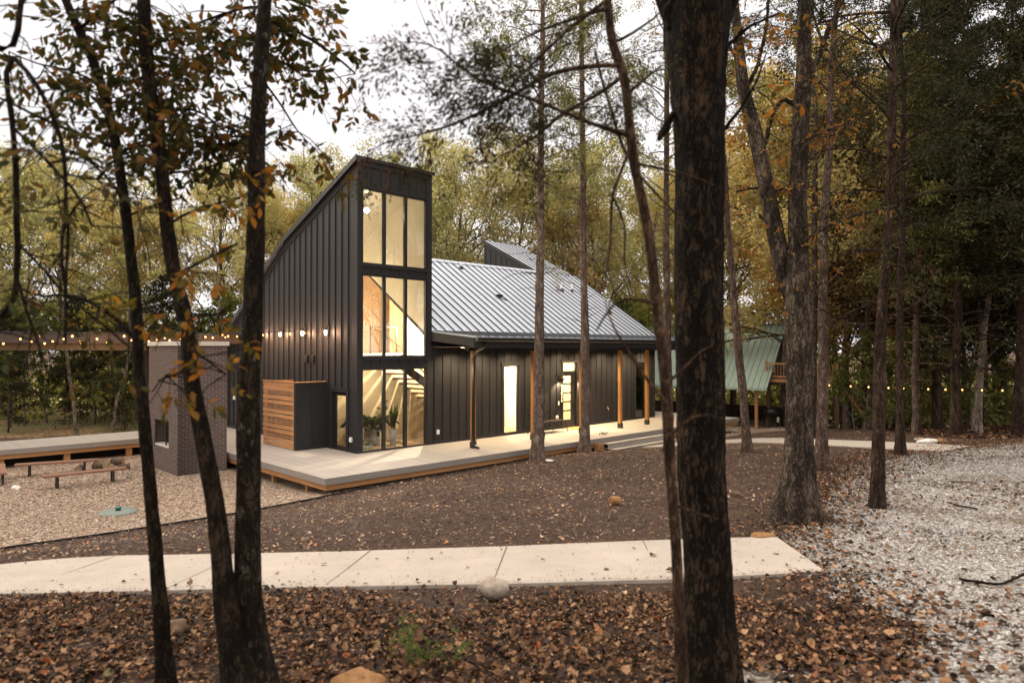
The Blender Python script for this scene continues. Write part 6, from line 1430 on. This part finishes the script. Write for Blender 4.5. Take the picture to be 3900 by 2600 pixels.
dm_ = flat('drone_grey', (.05,.04,.03), .45); m = MB(); m.box(-.10,.10,-.035,.035,.03,.075); m.box(-.13,-.09,-.025,.025,.035,.065); m.build('body', dm_, dr_, bevel=.01)
for sx, sy in ((1,1),(1,-1),(-1,1),(-1,-1)):
    m = MB(); m.bar((sx*.07,sy*.03,.06),(sx*.20,sy*.11,.075),.018); m.bar((sx*.20,sy*.11,.0),(sx*.20,sy*.11,.09),.022); a = m.build('arm', dm_, dr_)
    m = MB(); m.bar((sx*.20-.09,sy*.11-.03,.094),(sx*.20+.09,sy*.11+.03,.094),.016,.003); m.build('rotor', M['white'], a)

# ------------------------------------------------------------------ plants inside the tall window
M['houseleaf'] = m_leaf('dark_houseplant_leaves', [(0,(.012,.025,.008)),(.6,(.03,.055,.015)),(1,(.07,.10,.03))], .3, .0)
M['houseleafpale'] = m_leaf('pale_houseplant_leaves', [(0,(.10,.16,.03)),(.6,(.24,.30,.07)),(1,(.40,.45,.15))], .4, .0)
def houseplant(label, t_, s_, potr, poth, potm, kind, H, n, L, mat, seed):
    r = np.random.default_rng(seed); x, y, _ = HL(t_, s_); e = empty('potted_plant', (x, y, .032), 0, label, 'potted plant', 'potted plants behind the tall window')
    if kind != 'stand': MB().lathe([(0,0),(potr*.8,0),(potr,poth),(potr*.9,poth),(potr*.85,poth-.03),(0,poth-.03)], (0,0,0), 20).build('pot', potm, e, True)
    B = []; D = []; parts = []; 
    for i in range(n):
        if kind == 'blade': d = np.array([r.normal()*.16, r.normal()*.16, 1.0]); B.append([r.normal()*.05, r.normal()*.05, poth-.03]); D.append(d); continue
        az = r.random()*6.28; d = np.array([math.cos(az)*.6, math.sin(az)*.6, 1.0]); pts, ds = grow(r, [0,0,poth-.03], d, H*(.5+.6*r.random()), .005, 7, .1, -.16, parts, 4)
        if kind == 'palm':
            for p, q_ in zip(pts[2:], ds[2:]):
                for s in (-1, 1):
                    sd_ = np.cross(q_, [0,0,1]); B.append(p); D.append(sd_*s+q_*.7+np.array([0,0,-.35]))
        else:
            B.append(pts[-1]); D.append(ds[-1]+np.array([0,0,-.5])+.4*r.normal(size=3)); B.append(pts[4]); D.append(ds[4]+.7*r.normal(size=3))
    V, Q = leaf6(r, np.array(B), np.array(D, float), L if kind != 'blade' else H, {'blade':.1,'palm':.2}.get(kind, .42), .2, .12); link('foliage', np_mesh('foliage', V, Q), mat, e)
    if parts: V, Q = joinq(parts); link('stem', np_mesh('stem', V, Q), M['houseleaf'], e)
    return e
gp = flat('grey_planter', (.42,.42,.40), .6); wp = flat('white_planter', (.6,.58,.52), .5); bp = flat('brown_planter', (.25,.15,.08), .6)
houseplant('large drooping palm-leaved houseplant in the middle of the tall window', 1.35, 1.12, .2, .62, gp, 'palm', .82, 30, .24, M['houseleaf'], 1)
houseplant('upright sword-leaved plant in a pale cylinder pot', 1.66, .5, .13, .55, gp, 'blade', .75, 14, .5, M['houseleaf'], 2)
houseplant('broad-leaved dark plant at the left of the tall window', .68, .95, .15, .62, wp, 'broad', .5, 26, .22, M['houseleaf'], 3)
houseplant('bushy dark plant between the palm and the broad-leaved one', 1.0, 1.2, .2, .5, bp, 'broad', .62, 36, .22, M['houseleaf'], 4)
houseplant('low pale green bushy plant on the floor behind the glass', .62, .50, .2, .12, gp, 'broad', .24, 46, .13, M['houseleafpale'], 5)
ptb = empty('plant_stand', HL(.30,.75,.032), YAW, 'thin white topped plant stand at the left of the tall window', 'stand')
MB().box(-.16,.16,-.14,.14,.56,.60).build('top', M['white'], ptb)
for a in ((-.14,-.12),(.14,-.12),(-.14,.12),(.14,.12)): MB().box(a[0]-.01,a[0]+.01,a[1]-.01,a[1]+.01,0,.56).build('leg', M['steel'], ptb)

# ------------------------------------------------------------------ string lights
M['bulb'] = m_emit('string_bulb', (1.0,.42,.12), 4); M['cable'] = M['black']
def string_light(label, a, b, sag, n, jit, seed, group, lampw=0):
    r = np.random.default_rng(seed); a = np.array(a); b = np.array(b); t = np.linspace(0, 1, 40)
    P_ = a+(b-a)*t[:,None]; P_[:,2] -= sag*4*t*(1-t); base = a.copy()
    e = empty('string_light', a, 0, label, 'string light', group); V, Q = tube_np(P_-base, .008, 5); link('cable', np_mesh('cable', V, Q), M['cable'], e)
    proto = None
    for i in range(n):
        f = (i+.5+jit*r.normal())/n
        if f < .01 or f > .99: continue
        p = a+(b-a)*f; p[2] -= sag*4*f*(1-f)+.05; p = p-base
        if proto is None:
            sk = MB().lathe([(.014,.0),(.016,.04),(.010,.05),(0,.05)], (0,0,0), 8).build('bulb_socket', M['black'], e, True)
            bl = MB().lathe([(0,-.062),(.018,-.052),(.028,-.03),(.022,-.008),(.012,.0)], (0,0,0), 10).build('bulb', M['bulb'], sk, True); proto = (sk, bl)
            sk.location = p
        else:
            s2 = proto[0].copy(); COL.objects.link(s2); s2.parent = e; s2.location = p; b2_ = proto[1].copy(); COL.objects.link(b2_); b2_.parent = s2
    return e
for i, (y, yy) in enumerate(zip(SCY, (5.2, 7.3, 8.2, 8.5))):
    string_light(['string of warm bulbs from the nearest wall lantern','string of warm bulbs from the second wall lantern','string of warm bulbs from the third wall lantern','string of warm bulbs from the farthest wall lantern'][i], HL(-.13, y, 3.84), HL(-15.0, yy+ i*.02, 3.78), .16+.06*i, 17, .16, 30+i, 'string lights over the side yard')
for i, t_ in enumerate((-1.5,-5,-9,-13)): lamp('string_glow', 'POINT', house, (t_, 7.6, 3.45), 28, (1,.58,.28), .3)
lamp('string_glow', 'POINT', house, (-.7, 2.6, 3.6), 22, (1,.55,.3), .25); lamp('string_glow', 'POINT', house, (-.7, 5.6, 3.6), 22, (1,.55,.3), .25)
ra = (12.761,28,1.728); rb = (21.225,25.5,1.657)
string_light('string of warm bulbs hanging along the edge of the right-hand wood', (ra[0],ra[1],ra[2]+.1), (rb[0],rb[1],rb[2]+.1), .08, 13, .12, 41, None)

# ------------------------------------------------------------------ pavilion with the green roof
E_ = np.array([12.46, 33.5]); av = np.array([-.806,.592]); bv = np.array([.592,.806])
pav = empty('pavilion', (E_[0], E_[1], 0), math.atan2(av[1], av[0]), 'steep green metal roofed open pavilion on timber posts beyond the porch', 'pavilion')
# local x along the eave (left), local y points back (check handedness)
hy = 1 if (np.array([-av[1], av[0]])@bv) > 0 else -1
Lp, hd, ez, rz_ = 10.5, 3.7, 1.27, 4.55
M['greenroof'] = m_metalroof('green_ribbed_roof', (.25,.315,.25), .1, .6)
m = MB()
def pr(x, f, h, side=0):
    y = hd*f if not side else 2*hd-hd*f; return (x, hy*y, ez+(rz_-ez)*f+h)
for side in (0, 1):
    m.hexa([pr(0,0,-.05,side),pr(Lp,0,-.05,side),pr(Lp,1,-.05,side),pr(0,1,-.05,side),pr(0,0,0,side),pr(Lp,0,0,side),pr(Lp,1,0,side),pr(0,1,0,side)])
    x = .1
    while x < Lp: m.hexa([pr(x-.03,0,0.001,side),pr(x+.03,0,.001,side),pr(x+.03,1,.001,side),pr(x-.03,1,.001,side),pr(x-.015,0,.035,side),pr(x+.015,0,.035,side),pr(x+.015,1,.035,side),pr(x-.015,1,.035,side)]); x += .30
m.build('roof', M['greenroof'], pav)
m = MB(); m.hexa([pr(-.05,0,-.12),pr(0,0,-.12),pr(0,1,-.12),pr(-.05,1,-.12),pr(-.05,0,.03),pr(0,0,.03),pr(0,1,.03),pr(-.05,1,.03)]); m.box(0,Lp,min(-.04*hy,0),max(-.04*hy,0),ez-.10,ez+.01); m.box(0,Lp,min(hy*(hd-.1),hy*(hd+.1)),max(hy*(hd-.1),hy*(hd+.1)),rz_+.02,rz_+.05); m.build('roof_trim', flat('green_trim', (.25,.34,.28), .5), pav)
M['barn'] = m_wood('dark_barn_boards', (.06,.03,.018), (.13,.07,.04), 'z')
m = MB(); ys = [hy*.25, hy*hd, hy*(2*hd-.25)]
m.add([(.35,ys[0],ez+.05),(.35,ys[1],rz_-.2),(.35,ys[2],ez+.05)], [(0,1,2)]); m.add([(.40,ys[0],ez+.05),(.40,ys[1],rz_-.2),(.40,ys[2],ez+.05)], [(0,2,1)]); m.build('gable_wall', M['barn'], pav)
m = MB(); m.box(.28,.34,min(hy*2.3,hy*2.75),max(hy*2.3,hy*2.75),2.0,3.3); m.build('gable_door', M['white'], pav)
for (x, y) in ((.55,.35),(4.0,.35),(7.5,.35),(10.2,.35),(.55,7.0),(4.0,7.0),(7.5,7.0)):
    wp_ = E_+av*x+np.array([-av[1], av[0]])*hy*y; g_ = tz(*wp_); MB().box(x-.07,x+.07,hy*y-.07,hy*y+.07,g_-.1,ez-.02+(.3 if False else 0)).build('post', M['rimy'] if y < 1 else M['barn'], pav)
m = MB(); m.box(.2,Lp-.2,min(hy*.27,hy*.43),max(hy*.27,hy*.43),ez-.02,ez+.12); m.bar((.55,hy*.35,.75),(1.05,hy*.35,ez),.09); m.build('header', M['barn'], pav)
m = MB(); wq = tz(*(E_+av*4+bv*4)); m.box(1.5,9.5,min(hy*6.9,hy*7.0),max(hy*6.9,hy*7.0),wq-.2,wq+.75); m.build('low_wall', M['barn'], pav)
# raised deck with railing and stair at its right gable
td = empty('treehouse_deck', (13.6, 35.2, 0), math.atan2(-av[1], -av[0]), 'raised timber platform with railing and stair beside the green roofed pavilion', 'platform')
tg = tz(14.5, 35)
m = MB(); m.box(-.2,3.2,-1.1,1.1,1.55,1.72); m.build('platform', M['rim'], td)
m = MB()
for z_ in (1.80, 2.45): m.box(-.2,3.2,-1.1,-1.04,z_,z_+.08)
for x in np.arange(-.15,3.2,.14): m.box(x-.012,x+.012,-1.09,-1.05,1.85,2.46)
for x in (-.15,1.5,3.15): m.box(x-.045,x+.045,-1.12,-1.03,1.72,2.62)
m.build('railing', M['rimy'], td)
for x in (-.1, 1.5, 3.1): MB().box(x-.1,x+.1,-1.0,-.8,tg-.3,1.55).build('post', M['barn'], td)
m = MB(); m.bar((3.2,-.9,1.6),(4.9,-.9,tg),.28,.05); m.bar((3.2,.1,1.6),(4.9,.1,tg),.28,.05)
for k in range(10): f = (k+.5)/10; m.box(3.2+1.7*f-.13,3.2+1.7*f+.13,-.9,.1,1.6+(tg-1.6)*f-.02,1.6+(tg-1.6)*f+.02)
m.bar((3.2,-.95,2.5),(4.8,-.95,tg+.9),.06,.06); m.build('stair', M['rim'], td)
# barbecue smoker
gx_, gy_ = 13.25, 34.6; gz_ = tz(gx_, gy_)
bq = empty('barbecue_smoker', (gx_, gy_, gz_), .2, 'black barrel barbecue smoker on legs beside the pavilion post', 'barbecue')
V = MB(); 
V.tube([(-.42,0,.78),(.42,0,.78)], .26, 16); V.tube([(-.30,0,1.02),(-.30,0,1.25)], .05, 8); V.build('barrel', M['black'], bq, True)
m = MB(); m.box(-.45,.45,-.5,-.28,.74,.77); m.build('shelf', M['black'], bq)
for sx, sy in ((1,1),(1,-1),(-1,1),(-1,-1)): MB().bar((sx*.36,sy*.18,.6),(sx*.40,sy*.24,0),.05).build('leg', M['black'], bq)
MB().box(.02,.14,-.3,-.27,.30,.55).build('propane_label', M['white'], bq)
